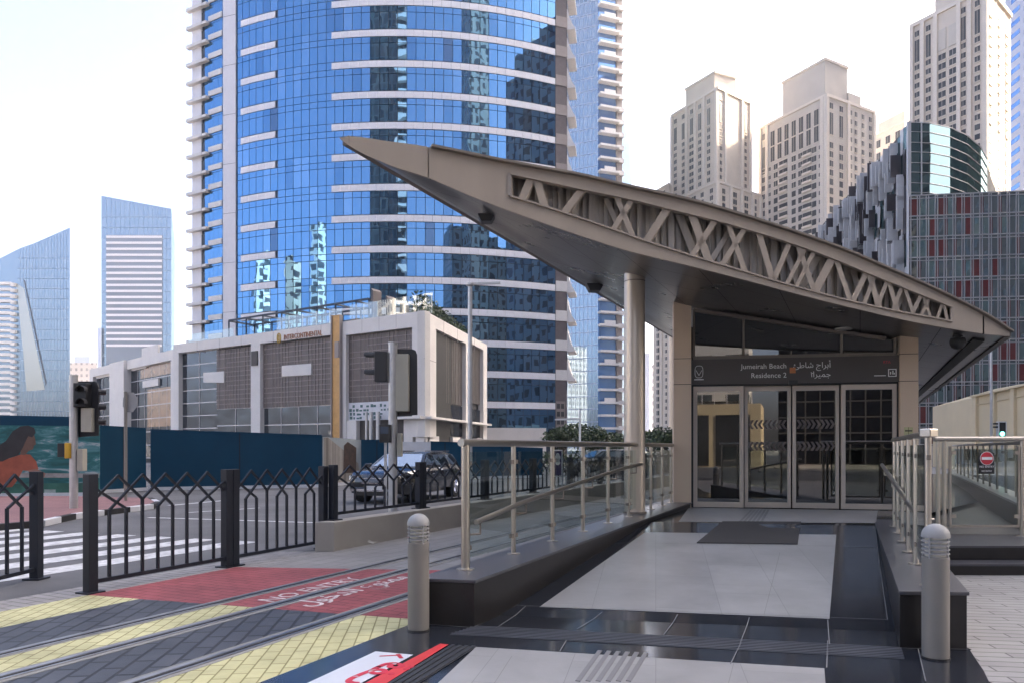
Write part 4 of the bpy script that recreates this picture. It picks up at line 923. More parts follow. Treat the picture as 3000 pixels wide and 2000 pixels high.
# ---------------------------------------------------------------- car
def car(loc, rz, lab, paint):
    r = thing('parked_car', loc, lab, 'car', rz=rz)
    W = Matrix.Translation(Vector(loc)) @ Matrix.Rotation(rz, 4, 'Z')
    def w(p): return W @ Vector(p)
    st = [(2.38, .52, .70, .62), (2.33, .42, .80, .80), (2.2, .30, .86, .88), (1.9, .26, .92, .94), (1.3, .26, .97, .955), (.95, .26, 1.0, .96), (0, .26, 1.0, .965), (-1.5, .26, 1.02, .955), (-2.1, .28, 1.0, .92), (-2.33, .36, .96, .85), (-2.38, .5, .9, .75)]
    rows = []
    for x, zb, zt, hw in st:
        prof = [(-hw * .92, zb), (-hw, zb + .10), (-hw * 1.005, zb + (zt - zb) * .55), (-hw * .985, zt - .09), (-hw * .90, zt), (0, zt + .03), (hw * .90, zt), (hw * .985, zt - .09), (hw * 1.005, zb + (zt - zb) * .55), (hw, zb + .10), (hw * .92, zb)]
        rows.append([w((x, y, z)) for y, z in prof])
    b = MB(); b.grid(rows); b.face(rows[0]); b.face(rows[-1]); b.grid([[q[0], q[-1]] for q in rows]); b.build('body', paint, r, smooth=True, weld=True)
    gb = [(1.0, 1.0), (-2.1, 1.0)]
    lo = [(1.05, .86, .99), (.0, .88, 1.0), (-1.2, .88, 1.01), (-2.15, .80, 1.0)]; hi = [(.28, .66, 1.44), (-.3, .69, 1.485), (-1.2, .69, 1.48), (-1.85, .64, 1.42)]
    rows = []
    for (x0, h0, z0), (x1, h1, z1) in zip(lo, hi):
        rows.append([w((x0, -h0, z0)), w((x1, -h1, z1 - .03)), w((x1, -h1 + .10, z1)), w((x1, h1 - .10, z1)), w((x1, h1, z1 - .03)), w((x0, h0, z0))])
    b = MB(); b.grid(rows); b.face(rows[0]); b.face(rows[-1]); b.build('cabin', paint, r, smooth=True, weld=True)
    def pane(name, q, o=.012):
        q = [w(p) for p in q]; n = (q[1] - q[0]).cross(q[3] - q[0]).normalized(); cen = sum(q, Vector()) / 4; c0 = w((-.6, 0, 1.1))
        if n.dot(cen - c0) < 0: n = -n
        b = MB(); b.hexa([p + n * .002 for p in q], [p + n * o for p in q]); return b.build(name, M['carglass'], r)
    pane('windshield', [(.98, -.76, 1.035), (.98, .76, 1.035), (.33, .58, 1.405), (.33, -.58, 1.405)])
    pane('rear_window', [(-2.12, -.68, 1.05), (-2.12, .68, 1.05), (-1.90, .54, 1.38), (-1.90, -.54, 1.38)])
    for s in (-1, 1):
        for (x0, x1, x2, x3) in ((.88, .02, .02, .30), (-.06, -1.12, -1.12, -.06), (-1.2, -1.95, -1.75, -1.2)):
            ya = lambda x, z: s * (.875 - (z - 1.0) * .42 + .002)
            pane('side_window', [(x0, ya(x0, 1.06), 1.06), (x1, ya(x1, 1.06), 1.06), (x2, ya(x2, 1.385), 1.385), (x3, ya(x3, 1.385), 1.385)])
        b = MB(); b.box((0, 0, 0), (.12, .20, .13)); b.v = [w(p + Vector((.78, s * 1.03, 1.06))) for p in b.v]; b.build('mirror', paint, r, bevel=.03)
        b = MB(); pts = [(2.325, s * .50, .66), (2.345, s * .50, .79), (2.20, s * .86, .80), (2.17, s * .885, .68)]; q = [w(p) for p in pts]; f = W.to_3x3() @ Vector((.8, s * .5, 0)); b.ext([p + f * .015 for p in q], f * .02); b.build('headlight', M['lamp_lens'], r)
        b = MB(); b.bar(w((.2, s * .62, 1.50)), w((-1.7, s * .62, 1.49)), .035, .03); b.build('roof_rail', M['chrome'], r)
        b = MB(); b.bar(w((-2.30, s * .62, .86)), w((-2.30, s * .80, .86)), .05, .16); b.build('tail_light', M['signred'], r)
        b = MB(); b.bar(w((.5, s * .972, .82)), w((.32, s * .972, .82)), .025, .03); b.bar(w((-.7, s * .972, .84)), w((-.88, s * .972, .84)), .025, .03); b.build('door_handle', M['chrome'], r)
        for x in (1.42, -1.42):
            b = MB(); b.tube(w((x, s * .70, .35)), w((x, s * .985, .35)), .35, 28); ty = b.build('wheel', M['tyre'], r, smooth=True)
            b = MB(); b.tube(w((x, s * .97, .35)), w((x, s * .992, .35)), .22, 24)
            for k in range(7): a = k * 2 * math.pi / 7; b.bar(w((x, s * .995, .35)), w((x + .2 * math.cos(a), s * .995, .35 + .2 * math.sin(a))), .05, .02)
            b.build('rim', M['chrome'], ty)
    b = MB()
    for k in range(4): b.bar(w((2.365, -.40, .60 + .045 * k)), w((2.365, .40, .60 + .045 * k)), .03, .018)
    b.build('grille', M['chrome'], r)
    b = MB(); b.bar(w((2.395, -.26, .47)), w((2.395, .26, .47)), .02, .11); b.build('number_plate', M['plate'], r)
    b = MB(); b.bar(w((2.37, -.70, .40)), w((2.37, .70, .40)), .06, .07); b.build('bumper_trim', M['chrome'], r)
    b = MB(); b.bar(w((2.33, -.62, .31)), w((2.33, .62, .31)), .10, .12); b.build('lower_grille', M['dark'], r)
    return r
car(G(1160, 1468) + Vector((.25, 1.2, 0)), math.radians(-107), 'black car with chrome grille waiting behind the fence and signal pole', M['carpaint'])
car(Vector((5.2, 42.5, 0)), math.radians(200), 'dark car far behind the railing near the trees', M['carpaint'])

# ---------------------------------------------------------------- hotel podium
def Pline(u, A, B):
    d = Vector(((u - 1500) / F, 1)); a = Vector((A.x, A.y)); e = Vector((B.x - A.x, B.y - A.y))
    den = d.x * e.y - d.y * e.x; k = (a.x * e.y - a.y * e.x) / den; return Vector((d.x * k, d.y * k, 0))
pod = thing('hotel_podium', XY(1000, 60), 'pale framed hotel podium with brown mesh screens and rooftop terrace', 'building')
PC, PLf, PR, PW = XY(1245, 55), XY(508, 73.2), XY(1427, 73.4), XY(262, 92)
PT = 11.75
class Wall:
    def __init__(s, A, B, out): s.A = A; s.B = B; d = (B - A).normalized(); s.d = d; n = Vector((-d.y, d.x, 0)); s.n = n if n.dot(out) > 0 else -n
    def at(s, u): return Pline(u, s.A, s.B)
    def z(s, u, v): return ZV(v, s.at(u).y)
    def quad(s, b, u0, u1, za, zb, o0, o1):
        p, q = s.at(u0), s.at(u1); za = za if isinstance(za, tuple) else (za, za); zb = zb if isinstance(zb, tuple) else (zb, zb)
        c = [p + s.n * o1, q + s.n * o1, q + s.n * o0, p + s.n * o0]
        b.hexa([V3(c[0], za[0]), V3(c[1], za[1]), V3(c[2], za[1]), V3(c[3], za[0])], [V3(c[0], zb[0]), V3(c[1], zb[1]), V3(c[2], zb[1]), V3(c[3], zb[0])])
Wf = Wall(PLf, PC, Vector((-.5, -1, 0))); Ws = Wall(PC, PR, Vector((1, -.3, 0))); Wl = Wall(PW, PLf, Vector((-.5, -1, 0)))
# main white frame
b = MB(); zo = Wf.z(1012, 978); zo1 = Wf.z(523, 1035)
ztop1 = (Wf.z(523, 1035) + Wf.z(975, 984)) / 2
for u0, u1 in ((508, 523), (735, 762), (976, 1013), (1207, 1244.6)): Wf.quad(b, u0, u1, 0 if u0 != 1207 else 2.4, PT, -.6, 0)
for u0, u1, v in ((523, 735, 1020), (762, 976, 993), (1013, 1207, 970)): Wf.quad(b, u0, u1, Wf.z((u0 + u1) / 2, v), PT, -.6, -.004)
for u0, u1 in ((1245.4, 1278), (1365, 1379), (1416, 1427)): Ws.quad(b, u0, u1, 2.4 if u0 < 1300 else 2.0, PT, -.6, 0)
for u0, u1, v in ((1278, 1365, 985), (1379, 1416, 1015)): Ws.quad(b, u0, u1, Ws.z((u0 + u1) / 2, v), PT, -.6, -.004)
b.build('white_frame', M['cladding'], pod)
b = MB()
for u in (577, 642, 706, 800, 870, 940, 1060, 1110, 1160): Wf.quad(b, u, u + .7, PT - 1.0, PT, -.1, .004)
for u in (1300, 1340, 1390): Ws.quad(b, u, u + .5, PT - 1.2, PT, -.1, .004)
Wf.quad(b, 1207, 1244, 8.2, 8.24, -.1, .005); Ws.quad(b, 1246, 1278, 8.2, 8.24, -.1, .005)
b.build('cladding_joint', M['mesh_l'], pod)
# roof and core
b = MB(); n_ = Wf.n * -.6; b.prism([(p.x, p.y) for p in (PLf + n_, PC + Vector((0, .9, 0)), PR + Vector((-.6, 0, 0)), PR + Vector((-14, 14, 0)), PLf + Vector((12, 22, 0)))], 0, PT - .25); b.build('core', M['dark'], pod)
# mesh screens: a backing and a raised grid of bars
def screen(W, u0, u1, v_top, v_bot, um, dens=.42, cross=True, hd=.42, name='mesh_screen'):
    zt, zb = W.z(um, v_top), W.z(um, v_bot); b = MB(); W.quad(b, u0, u1, zb, zt, -.5, -.35); o = b.build(name, M['mesh'], pod)
    p, q = W.at(u0), W.at(u1); Ln = (q - p).length; k = int(Ln / dens); b = MB()
    for i in range(1, k):
        if (i * 7) % 11 in (3, 8): continue
        c = p.lerp(q, i / k) + W.n * -.33; b.bar(V3(c, zb), V3(c, zt), .05, .05, W.n)
    if cross:
        kk = int((zt - zb) / hd)
        for j in range(1, kk):
            z = zb + (zt - zb) * j / kk; f0 = .0 if (j % 5) else .3
            b.bar(V3(p.lerp(q, f0) + W.n * -.32, z), V3(q + W.n * -.32, z), .05, .06)
    b.build('screen_bar', M['mesh_l'], o)
    return zb
def glaze_wall(W, u0, u1, za, zb, rows, mm, nrow=3, mcol=None, o=-.45):
    b = MB(); W.quad(b, u0, u1, za, zb, o - .05, o); g = b.build('glazing', mm, pod); b = MB()
    for j in range(nrow + 1):
        z = za + (zb - za) * j / nrow; W.quad(b, u0, u1, z - .045, z + .045, o, o + .06)
    p, q = W.at(u0), W.at(u1); k = max(2, int((q - p).length / 2.0))
    for i in range(1, k): c = p.lerp(q, i / k) + W.n * (o + .02); b.bar(V3(c, za), V3(c, zb), .05, .05, W.n)
    b.build('mullion', M['alu'] if mcol is None else mcol, g)
glaze_wall(Wf, 523, 625, 1.0, Wf.z(570, 1028), 0, M['podglass'], 8)
zb_ = screen(Wf, 625, 735, 1018, 1194, 680); glaze_wall(Wf, 625, 735, .5, zb_, 0, M['podglass'], 3)
zb_ = screen(Wf, 762, 976, 995, 1188, 870); glaze_wall(Wf, 762, 976, .5, zb_, 0, M['podglass'], 3)
zb_ = screen(Wf, 1013, 1207, 971, 1174, 1110)
M['mesh'] = mat('brown_mesh_side_shaded', (.075, .064, .06), .6, .2, .2, 1.5); screen(Ws, 1278, 1365, 985, 1178, 1320, .5, False); screen(Ws, 1379, 1416, 1014, 1180, 1398, .5, False)  # darkened copy of the mesh brown: shade put into the side screens' colour
b = MB(); Ws.quad(b, 1278, 1416, 2.6, Ws.z(1320, 1182), -.5, -.34); b.build('dark_spandrel', M['podglass'], pod)
# pale inset panels
b = MB(); Wf.quad(b, 590, 650, (Wf.z(590, 1119), Wf.z(650, 1119)), (Wf.z(590, 1090), Wf.z(650, 1086)), -.4, -.2); b.build('pale_panel', M['cladding'], pod)
b = MB(); Wf.quad(b, 820, 906, (Wf.z(820, 1101), Wf.z(906, 1096)), (Wf.z(820, 1070), Wf.z(906, 1063)), -.4, -.2); b.build('pale_panel', M['cladding'], pod)
b = MB(); Wf.quad(b, 739, 756, Wf.z(748, 1070), Wf.z(748, 1028), -.02, .12); b.build('louvre_panel', M['mesh'], pod)
b = MB(); Wf.quad(b, 980, 1001, 1.2, PT + .55, -.02, .22); b.build('gold_fin', M['wood'], pod); b = MB(); Wf.quad(b, 976.5, 979.5, 1.2, PT + .6, -.02, .3); Wf.quad(b, 1001.5, 1003.5, 1.2, PT + .5, -.02, .26); Wf.quad(b, 988, 1000, Wf.z(990, 1048), Wf.z(990, 1002), .22, .3); b.build('fin_edge', M['mesh_l'], pod)
# patterned light panel under the third screen
zb2 = Wf.z(1110, 1228)
b = MB(); Wf.quad(b, 1013, 1135, zb2, zb_, -.46, -.3); lp = b.build('patterned_panel', M['hoard_w'], pod); b = MB()
rr = random.Random(5)
for j in range(4):
    for i in range(12):
        if rr.random() < .3: continue
        u0 = 1015 + i * 10 + rr.uniform(0, 3); z = zb2 + .1 + (zb_ - zb2 - .2) * j / 4; Wf.quad(b, u0, u0 + rr.uniform(4, 8), z, z + rr.uniform(.12, .24), -.3, -.28)
b.build('pattern_block', mat('teal_block', (.05, .12, .12), .5), lp)
b = MB(); Wf.quad(b, 1013, 1207, .0, zb2, -.7, -.5); b.build('entrance_recess', M['mesh'], pod)
for u0, u1 in ((985, 1012), (1012, 1041), (1180, 1206), (1215, 1240)): b = MB(); Wf.quad(b, u0, u1, 0, zb2, -.5, -.1); b.build('column', M['cladding'], pod)
for u0, u1 in ((1262, 1290), (1330, 1352), (1400, 1424)): b = MB(); Ws.quad(b, u0, u1, 0, 2.5, -.5, -.1); b.build('column', M['cladding'], pod)
b = MB(); Wf.quad(b, 1150, 1244, zb2 - .02, zb2 + .16, -.5, .5); Ws.quad(b, 1246, 1427, zb2 - .02, zb2 + .16, -.5, .5); b.build('entrance_slab', M['cladding'], pod)
for u in (1083, 1097, 1117):
    b = MB(); p = Wf.at(u) + Wf.n * .35; b.tube(V3(p, .5), V3(p, zb2 + .6), .16 if u > 1090 else .1, 12); b.build('duct', M['steel_pole'], pod, smooth=True)
# roof edge sign
sd = Wf.d; so = Wf.at(832) + Wf.n * .03
SW = (Wf.at(955) - Wf.at(832)).length
tx = text('sign_lettering', 'INTERCONTINENTAL', V3(so, PT - .88), sd, (0, 0, 1), .62, mat('bronze_letter', (.36, .17, .10), .45, .3), pod, .05, sx=.80)
b = MB(); p = Wf.at(818) + Wf.n * .03; cc = V3(p, PT - .68)
for k in range(20):
    a0, a1 = k / 20 * 2 * math.pi, (k + 1) / 20 * 2 * math.pi
    b.bar(cc + sd * .22 * math.cos(a0) + Vector((0, 0, .42 * math.sin(a0))), cc + sd * .22 * math.cos(a1) + Vector((0, 0, .42 * math.sin(a1))), .05, .10, Wf.n)
b.bar(cc - Vector((0, 0, .25)), cc + Vector((0, 0, .25)), .05, .12, Wf.n); b.build('sign_emblem', mat('gold_emblem', (.55, .36, .06), .35, .4), pod)
# left wing
b = MB(); zt = 11.3
Wl.quad(b, 330, 372, 0, zt, -.6, .35); Wl.quad(b, 262, 508, zt - 1.0, zt, -.6, 0); Wl.quad(b, 500, 508, 0, zt - 1, -.6, 0); Wl.quad(b, 262, 272, 0, zt - 1, -.6, 0); b.build('wing_frame', M['cladding'], pod)
b = MB(); p, q = Wl.at(262), Wl.at(508); b.prism([(x.x, x.y) for x in (p + Wl.n * -.6, q + Wl.n * -.6, q + Vector((6, 16, 0)), p + Vector((12, 14, 0)))], 0, zt - .3); b.build('wing_core', M['dark'], pod)
glaze_wall(Wl, 272, 330, .5, zt - 1, 0, M['podglass'], 6); glaze_wall(Wl, 372, 500, .5, zt - 1, 0, M['podglass'], 7)
for (u0, u1, v0, v1) in ((408, 455, 1020, 1045), (378, 420, 1060, 1085), (410, 456, 1115, 1135), (275, 325, 1090, 1108)): b = MB(); Wl.quad(b, u0, u1, Wl.z(u0, v1), Wl.z(u0, v0), -.44, -.25); b.build('pale_panel', M['cladding'], pod)
cop = mat('copper_glass', (.30, .19, .125), .2, .5, .3, 1)
for (u0, u1, v0, v1) in ((400, 500, 1072, 1108), (420, 500, 1140, 1250)): b = MB(); Wl.quad(b, u0, u1, Wl.z(u0, v1), Wl.z(u0, v0), -.445, -.41); b.build('copper_panel', cop, pod)
# roof terrace
zr_ = PT
def rail_line(W, u0, u1, o, h, mm='clearglass', name='terrace_glass'):
    b = MB(); W.quad(b, u0, u1, zr_ - .05, zr_ + h, o - .03, o); return b.build(name, M[mm], pod)
rail_line(Wf, 786, 978, -.9, 1.35); rail_line(Wf, 1000, 1244, -.9, 1.5); rail_line(Wf, 508, 640, -1.6, 1.2)
b = MB()
for u in (820, 860, 900, 940, 1040, 1080, 1120, 1160, 1200, 1240): Wf.quad(b, u, u + 1, zr_ - .05, zr_ + 1.4, -.98, -.93)
b.build('balustrade_post', M['steel_pole'], pod)
b = MB(); back = Wf.n * -3.0
ptop = []
for u in (590, 641, 690, 745, 790, 850, 905, 965, 1003):
    p = Wf.at(u) + back; b.bar(V3(p, zr_ - .5), V3(p, zr_ + 2.35), .12, .12, (1, 0, 0)); ptop.append(p)
    p2 = p + Wf.n * -3; b.bar(V3(p2, zr_ - .5), V3(p2, zr_ + 2.35), .12, .12, (1, 0, 0)); b.bar(V3(p, zr_ + 2.3), V3(p2, zr_ + 2.3), .1, .14)
for k in (0, -3): b.bar(V3(ptop[0] + Wf.n * k, zr_ + 2.35), V3(ptop[-1] + Wf.n * k, zr_ + 2.35), .14, .16)
for z in (.9, 1.9): b.bar(V3(ptop[0] + Wf.n * -5.5, zr_ + z), V3(ptop[-1] + Wf.n * -5.5, zr_ + z), .1, .5)
b.build('pergola', M['mull'], pod)
b = MB(); p, q = ptop[0] + Wf.n * -6.2, ptop[-1] + Wf.n * -6.2; b.bar(V3(p, zr_ + .9), V3(q, zr_ + .9), .3, 2.4); b.build('terrace_wall', M['mesh'], pod)
b = MB()
for k in range(5):
    p = Wf.at(1010 + 13 * k) + Wf.n * (-3 - 1.2 * k); b.ext([V3(p, zr_), V3(p + Wf.d * .2, zr_), V3(p + Wf.d * .2, zr_ + 3.0 - .45 * k), V3(p, zr_ + 3.2 - .45 * k)], Wf.n * -1.0)
b.build('slanted_louvre', M['brownwall'], pod)
# foliage
def leaves(b, c, rx, ry, rz, n, s, mlist=3, rg=rnd):
    for _ in range(n):
        while True:
            p = Vector((rg.uniform(-1, 1), rg.uniform(-1, 1), rg.uniform(-1, 1)))
            if p.length < 1: break
        q = Vector(c) + Vector((p.x * rx, p.y * ry, p.z * rz)); a = Vector((rg.gauss(0, 1), rg.gauss(0, 1), rg.gauss(0, 1))).normalized(); e = a.cross(Vector((rg.gauss(0, 1), rg.gauss(0, 1), rg.gauss(0, 1)))).normalized()
        k = s * rg.uniform(.6, 1.4); b._add([q - a * k, q + e * k * .45, q + a * k, q - e * k * .45], [(0, 1, 2, 3)], rg.randrange(mlist))
hg = MB()
p0, p1 = PC + Vector((.2, 1.2, PT)), PR + Vector((-1.2, -.8, PT))
for i in range(26): leaves(hg, p0.lerp(p1, (i + .3) / 26) + Vector((-.8, 0, .75 - .5 * i / 26)), 1.0, .9, 1.0, 90, .16)
o = hg.build('roof_hedge', M['leaf'], None, recalc=False); o['label'] = 'green hedge along the roof edge of the hotel podium'; o['category'] = 'hedge'
# ---------------------------------------------------------------- hotel tower
hot = thing('hotel_tower', (-13, 95, 0), 'tall curved blue glass hotel tower with white spandrel bands', 'tower')
HC, HR = Vector((-13.5, 129.0, 0)), 44.0
def arcA(u):
    d = Vector(((u - 1500) / F, 1, 0)); a = d.dot(d); bq = -2 * d.dot(HC); c = HC.dot(HC) - HR * HR; k = (-bq - math.sqrt(max(0, bq * bq - 4 * a * c))) / (2 * a); p = d * k - HC
    return math.atan2(p.x, -p.y)
def AP(th, z, o=0.0): return HC + Vector((math.sin(th) * (HR + o), -math.cos(th) * (HR + o), z))
t0, t1 = arcA(692), arcA(1627); tb0, tb1, tb2 = arcA(705), arcA(806), arcA(971)
nc = 38; dt = (t1 - t0) / nc; gp_ = .034 / HR
FH = 3.55; Zt = [52.75 - FH * k for k in range(-6, 14)]
def pane(b, a0, a1, z0, z1, o, m, tilt=.0022):
    g = .03; a0 += gp_; a1 -= gp_; z0 += g; z1 -= g; w = (a1 - a0) * HR
    tx_, tz_ = rnd.gauss(0, tilt) * w / 2, rnd.gauss(0, tilt) * (z1 - z0) / 2
    b._add([AP(a0, z0, o - tx_ - tz_), AP(a1, z0, o + tx_ - tz_), AP(a1, z1, o + tx_ + tz_), AP(a0, z1, o - tx_ + tz_)], [(0, 1, 2, 3)], m)
b = MB(); nn = 76; b.grid([[AP(t0 - .002 + (t1 - t0 + .004) * i / nn, z, -.12) for i in range(nn + 1)] for z in (0, 78)])
b.build('tower_core', M['mull'], hot, recalc=False)
for k, zc in enumerate(Zt):
    b = MB()
    zlo = zc - .43 - (FH - .86); zsp = [(zc - .43 - .72, zc - .43), (max(zlo, .1), zc - .43 - .72)]
    for i in range(nc):
        a0, a1 = t0 + dt * i, t0 + dt * (i + 1); am = (a0 + a1) / 2
        inband = tb0 < am < tb1 or am > tb2
        q_ = rnd.random(); tint = 0 if q_ < .80 else 1 if q_ < .91 else 2 if q_ < .985 else 3
        for z0, z1 in zsp:
            if z1 - z0 > .2: pane(b, a0, a1, z0, z1, 0, tint)
        if not inband: pane(b, a0, a1, zc - .43, zc + .43, 0, tint)
    if b.v: b.build('glazed_storey', M['towerglass'], hot, recalc=False)
    for a0, a1 in ((tb0, tb1), (tb2, t1)):
        n = max(4, int((a1 - a0) / dt * 1)); rows_o = []
        b = MB()
        for i in range(n):
            x0, x1 = a0 + (a1 - a0) * i / n, a0 + (a1 - a0) * (i + 1) / n
            q = lambda a, z, o: AP(a, z, o)
            b.hexa([q(x0 + .0003, zc - .37, .02), q(x1 - .0003, zc - .37, .02), q(x1 - .0003, zc - .37, -.1), q(x0 + .0003, zc - .37, -.1)], [q(x0 + .0003, zc + .37, .02), q(x1 - .0003, zc + .37, .02), q(x1 - .0003, zc + .37, -.1), q(x0 + .0003, zc + .37, -.1)])
        b.build('spandrel_band', M['band'], hot)
# white pier and left wing
YL0, YL1 = 93.2, 90.4
a, c = XY(653, 90.2), XY(690, 89.6); b = MB(); b.prism([(a.x, a.y), (c.x, c.y), (c.x + .3, c.y + 2), (a.x + .3, a.y + 2)], 0, 80); b.build('white_pier', M['tower_white'], hot)
b = MB()
for z in range(6, 60, 6): b = MB(); b.bar(V3(a + Vector((-.01, -.012, 0)), z), V3(c + Vector((.0, -.012, 0)), z), .02, .03); b.build('pier_joint', M['mull'], hot)
WL = Wall(XY(563, YL0), XY(652.5, YL1), Vector((0, -1, 0)))
b = MB(); WL.quad(b, 563, 652, 0, 80, -3, -.15); b.build('wing_core', M['mull'], hot)
b = MB(); rows_ = 35
zs_ = [ZV(63, 92) - 2.31 * k for k in range(-10, 24)]
for zc in zs_:
    for (u0, u1) in ((600, 613), (613.5, 626), (626.5, 639), (639.5, 652)):
        for (za, zb) in ((-.62, .25), (.27, 1.64)):
            p, q = WL.at(u0), WL.at(u1); e = [rnd.gauss(0, .004) for _ in range(2)]
            b._add([V3(p, zc + za + .01) + WL.n * e[0], V3(q, zc + za + .01) - WL.n * e[0], V3(q, zc + zb) + WL.n * e[1], V3(p, zc + zb) - WL.n * e[1]], [(0, 1, 2, 3)], 0)
b.build('wing_glazing', M['towerglass'], hot, recalc=False)
b = MB(); WL.quad(b, 563, 590, 0, 80, -3, .0); b.build('wing_white_wall', M['tower_white'], hot)
for zc in zs_:
    b = MB(); p, q, s_ = WL.at(556), WL.at(600), WL.at(652)
    b.hexa([V3(x, zc - .62) for x in (p + WL.n * .55, q + WL.n * .55, q, p)], [V3(x, zc - .45) for x in (p + WL.n * .55, q + WL.n * .55, q, p)])
    b.hexa([V3(x, zc - .45) for x in (p + WL.n * .55, q + WL.n * .55, q + WL.n * .45, p + WL.n * .45)], [V3(x, zc - .25) for x in (p + WL.n * .55, q + WL.n * .55, q + WL.n * .45, p + WL.n * .45)])
    WL.quad(b, 612, 651, zc - .35, zc + .30, -.05, .12); WL.quad(b, 598, 613, zc - .62, zc - .30, -.05, .5)
    b.build('balcony', M['balc'], hot)
    b = MB(); WL.quad(b, 591, 599, zc - .3, zc + 1.2, -.2, .01); b.build('balcony_door', M['win'], hot)
# right edge: brown stone strip and scalloped balconies
WR = Wall(AP(t1, 0) , XY(1662, 89.75), Vector((.4, -1, 0)))
b = MB(); WR.quad(b, 1627.5, 1661, 0, 80, -6, 0); b.build('brown_strip', M['brownwall'], hot)
for k, zc in enumerate(Zt):
    z = zc - .4
    if z < 7: continue
    b = MB(); WR.quad(b, 1628, 1661, z, z + 1.25, -.02, .09); b.build('pale_spandrel', M['balc'] if z < 27 else M['mesh_l'], hot)
    pe = WR.at(1661) ; prof = [(0, 2.9), (.12, 2.2), (.32, 1.4), (.62, .7), (1.0, .12), (1.0, -.02), (0, -.12)]
    b = MB(); b.ext([V3(pe + Vector((x, .05, 0)), z + zz) for x, zz in prof], Vector((.5, 3.2, 0))); b.build('balcony', M['balc'], hot)
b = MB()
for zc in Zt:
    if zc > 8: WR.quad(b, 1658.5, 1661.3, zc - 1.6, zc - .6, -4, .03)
b.build('balcony_shade_strip', M['win'], hot)  # dark strips painted in as the shade under each balcony
b = MB(); WR.quad(b, 1629, 1655, .1, 7.2, 0, .06); b.build('stone_lattice', M['mesh_l'], hot)
for j in range(7):
    for u in (1631, 1643): b = MB(); WR.quad(b, u, u + 9, .6 + j * .95, 1.2 + j * .95, .055, .075); b.build('window', M['win'], hot)
b = MB(); q0, q1 = XY(1385, 82), XY(1600, 84); b.prism([(q0.x, q0.y), (q1.x, q1.y), (q1.x, q1.y + 3), (q0.x, q0.y + 3)], 0, ZV(1252, 83)); b.build('base_wall', M['cladding'], hot)

# ---------------------------------------------------------------- second blue tower
def tower(name, lab, foot, h, mm, cat='tower', group=None):
    c = sum((Vector(p) for p in foot), Vector()) / len(foot); r = thing(name, V3(c, 0), lab, cat, group)
    b = MB(); b.prism([(p[0], p[1]) for p in foot], 0, h); b.build('walls', mm, r); return r
Y2 = 190
p = [XY(1650, Y2 + 4), XY(1752, Y2), XY(1812, Y2 + 2), XY(1850, Y2 + 30), XY(1660, Y2 + 34)]
r = tower('residential_tower', 'slim blue glass tower with white balconies right of the hotel tower', p, 128, M['bluewall'])
W2 = Wall(p[0], p[1], Vector((0, -1, 0))); b = MB()
for i in range(1, 9): W2.quad(b, 1650 + i * 12, 1650.6 + i * 12, 0, 128, 0, .08)
for k in range(39): W2.quad(b, 1650, 1752, 1.6 + k * 3.28, 1.78 + k * 3.28, 0, .06)
b.build('mullion', M['paleblue'], r)
W3 = Wall(p[1], p[2], Vector((0, -1, 0))); b = MB(); W3.quad(b, 1752.5, 1812, 0, 128, .0, .2); b.build('balcony_recess', M['blueglass'], r)
b = MB(); W3.quad(b, 1803, 1819, 0, 128, .2, .7); b.build('brown_edge', M['mesh_l'], r)
for k in range(39):
    z = 3 + k * 3.28; b = MB(); W3.quad(b, 1750, 1806, z, z + .55, .2, 2.0); W3.quad(b, 1806, 1821, z - .2, z + .9, .2, 1.4)
    if k % 3 == 0: W3.quad(b, 1763, 1795, z + .55, z + 1.5, 1.5, 1.7)
    b.build('balcony', M['balc'], r)

# ---------------------------------------------------------------- cream residential towers
def winmesh(w, h, dp=.10):
    key = 'window_%.2f_%.2f' % (w, h)
    if key in bpy.data.meshes: return bpy.data.meshes[key]
    b = MB(); b.box((0, 0, 0), (w, .12, h)); b.box((0, -.05, -h / 2 - .12), (w + .3, .22, .16), m=1); b.box((0, -.03, h / 2 + .1), (w + .2, .16, .12), m=1)
    b.box((0, -.075, 0), (.05, .05, h), m=1)
    me = bpy.data.meshes.new(key); me.from_pydata([tuple(v) for v in b.v], [], b.f); me.materials.append(M['win']); me.materials.append(M['cream3']); me.polygons.foreach_set('material_index', b.m); return me
class Win:
    """punched windows of one tower: the first hundred as parts of their own, the rest as one part"""
    def __init__(s, r): s.r = r; s.list = []
    def grid(s, A, B, cols, zs, w, h, out, skip=None):
        d = (B - A); Ln = d.length; d = d.normalized(); n = Vector((d.y, -d.x, 0)); n = n if n.dot(out) > 0 else -n; rz = math.atan2(n.x, -n.y)
        for t in cols:
            for z in zs:
                if skip and skip(t, z): continue
                s.list.append((V3(A + d * (Ln * t) + n * .02, z), rz, w * 1.12, h * 1.08))
    def done(s, order=lambda it: -it[0].z):
        s.list.sort(key=order); X = XF[s.r.name]; far = MB()
        for i, (p, rz, w, h) in enumerate(s.list):
            if i < 99:
                o = bpy.data.objects.new('window', winmesh(w, h)); col.objects.link(o); o.parent = s.r; o.location = X @ p; o.rotation_euler = (0, 0, rz)
            else:
                far.box(p, (w, .14, h), rz)
        if far.v: o = far.build('window', M['win'], s.r); o['kind'] = 'stuff'
def frange(a, b, st):
    out = []
    while (a > b if st < 0 else a < b): out.append(a); a += st
    return out
def jbr(lab, uL, YLf, uC, YC, uR, YR, vC, name='residential_tower', z0=0, mm='cream', extra=()):
    L_, C_, R_ = XY(uL, YLf), XY(uC, YC), XY(uR, YR); Bk = L_ + R_ - C_; h = ZV(vC, YC)
    r = tower(name, lab, [L_, C_, R_, Bk], h, M[mm]); return r, L_, C_, R_, Bk, h
def cornice(r, pts, z, hh=.7, pr=.5):
    c = sum(pts, Vector()) / len(pts); b = MB(); q = [p + (p - c).normalized() * pr for p in pts]; b.prism([(p.x, p.y) for p in q], z, z + hh); b.build('cornice', M['cream3'], r)
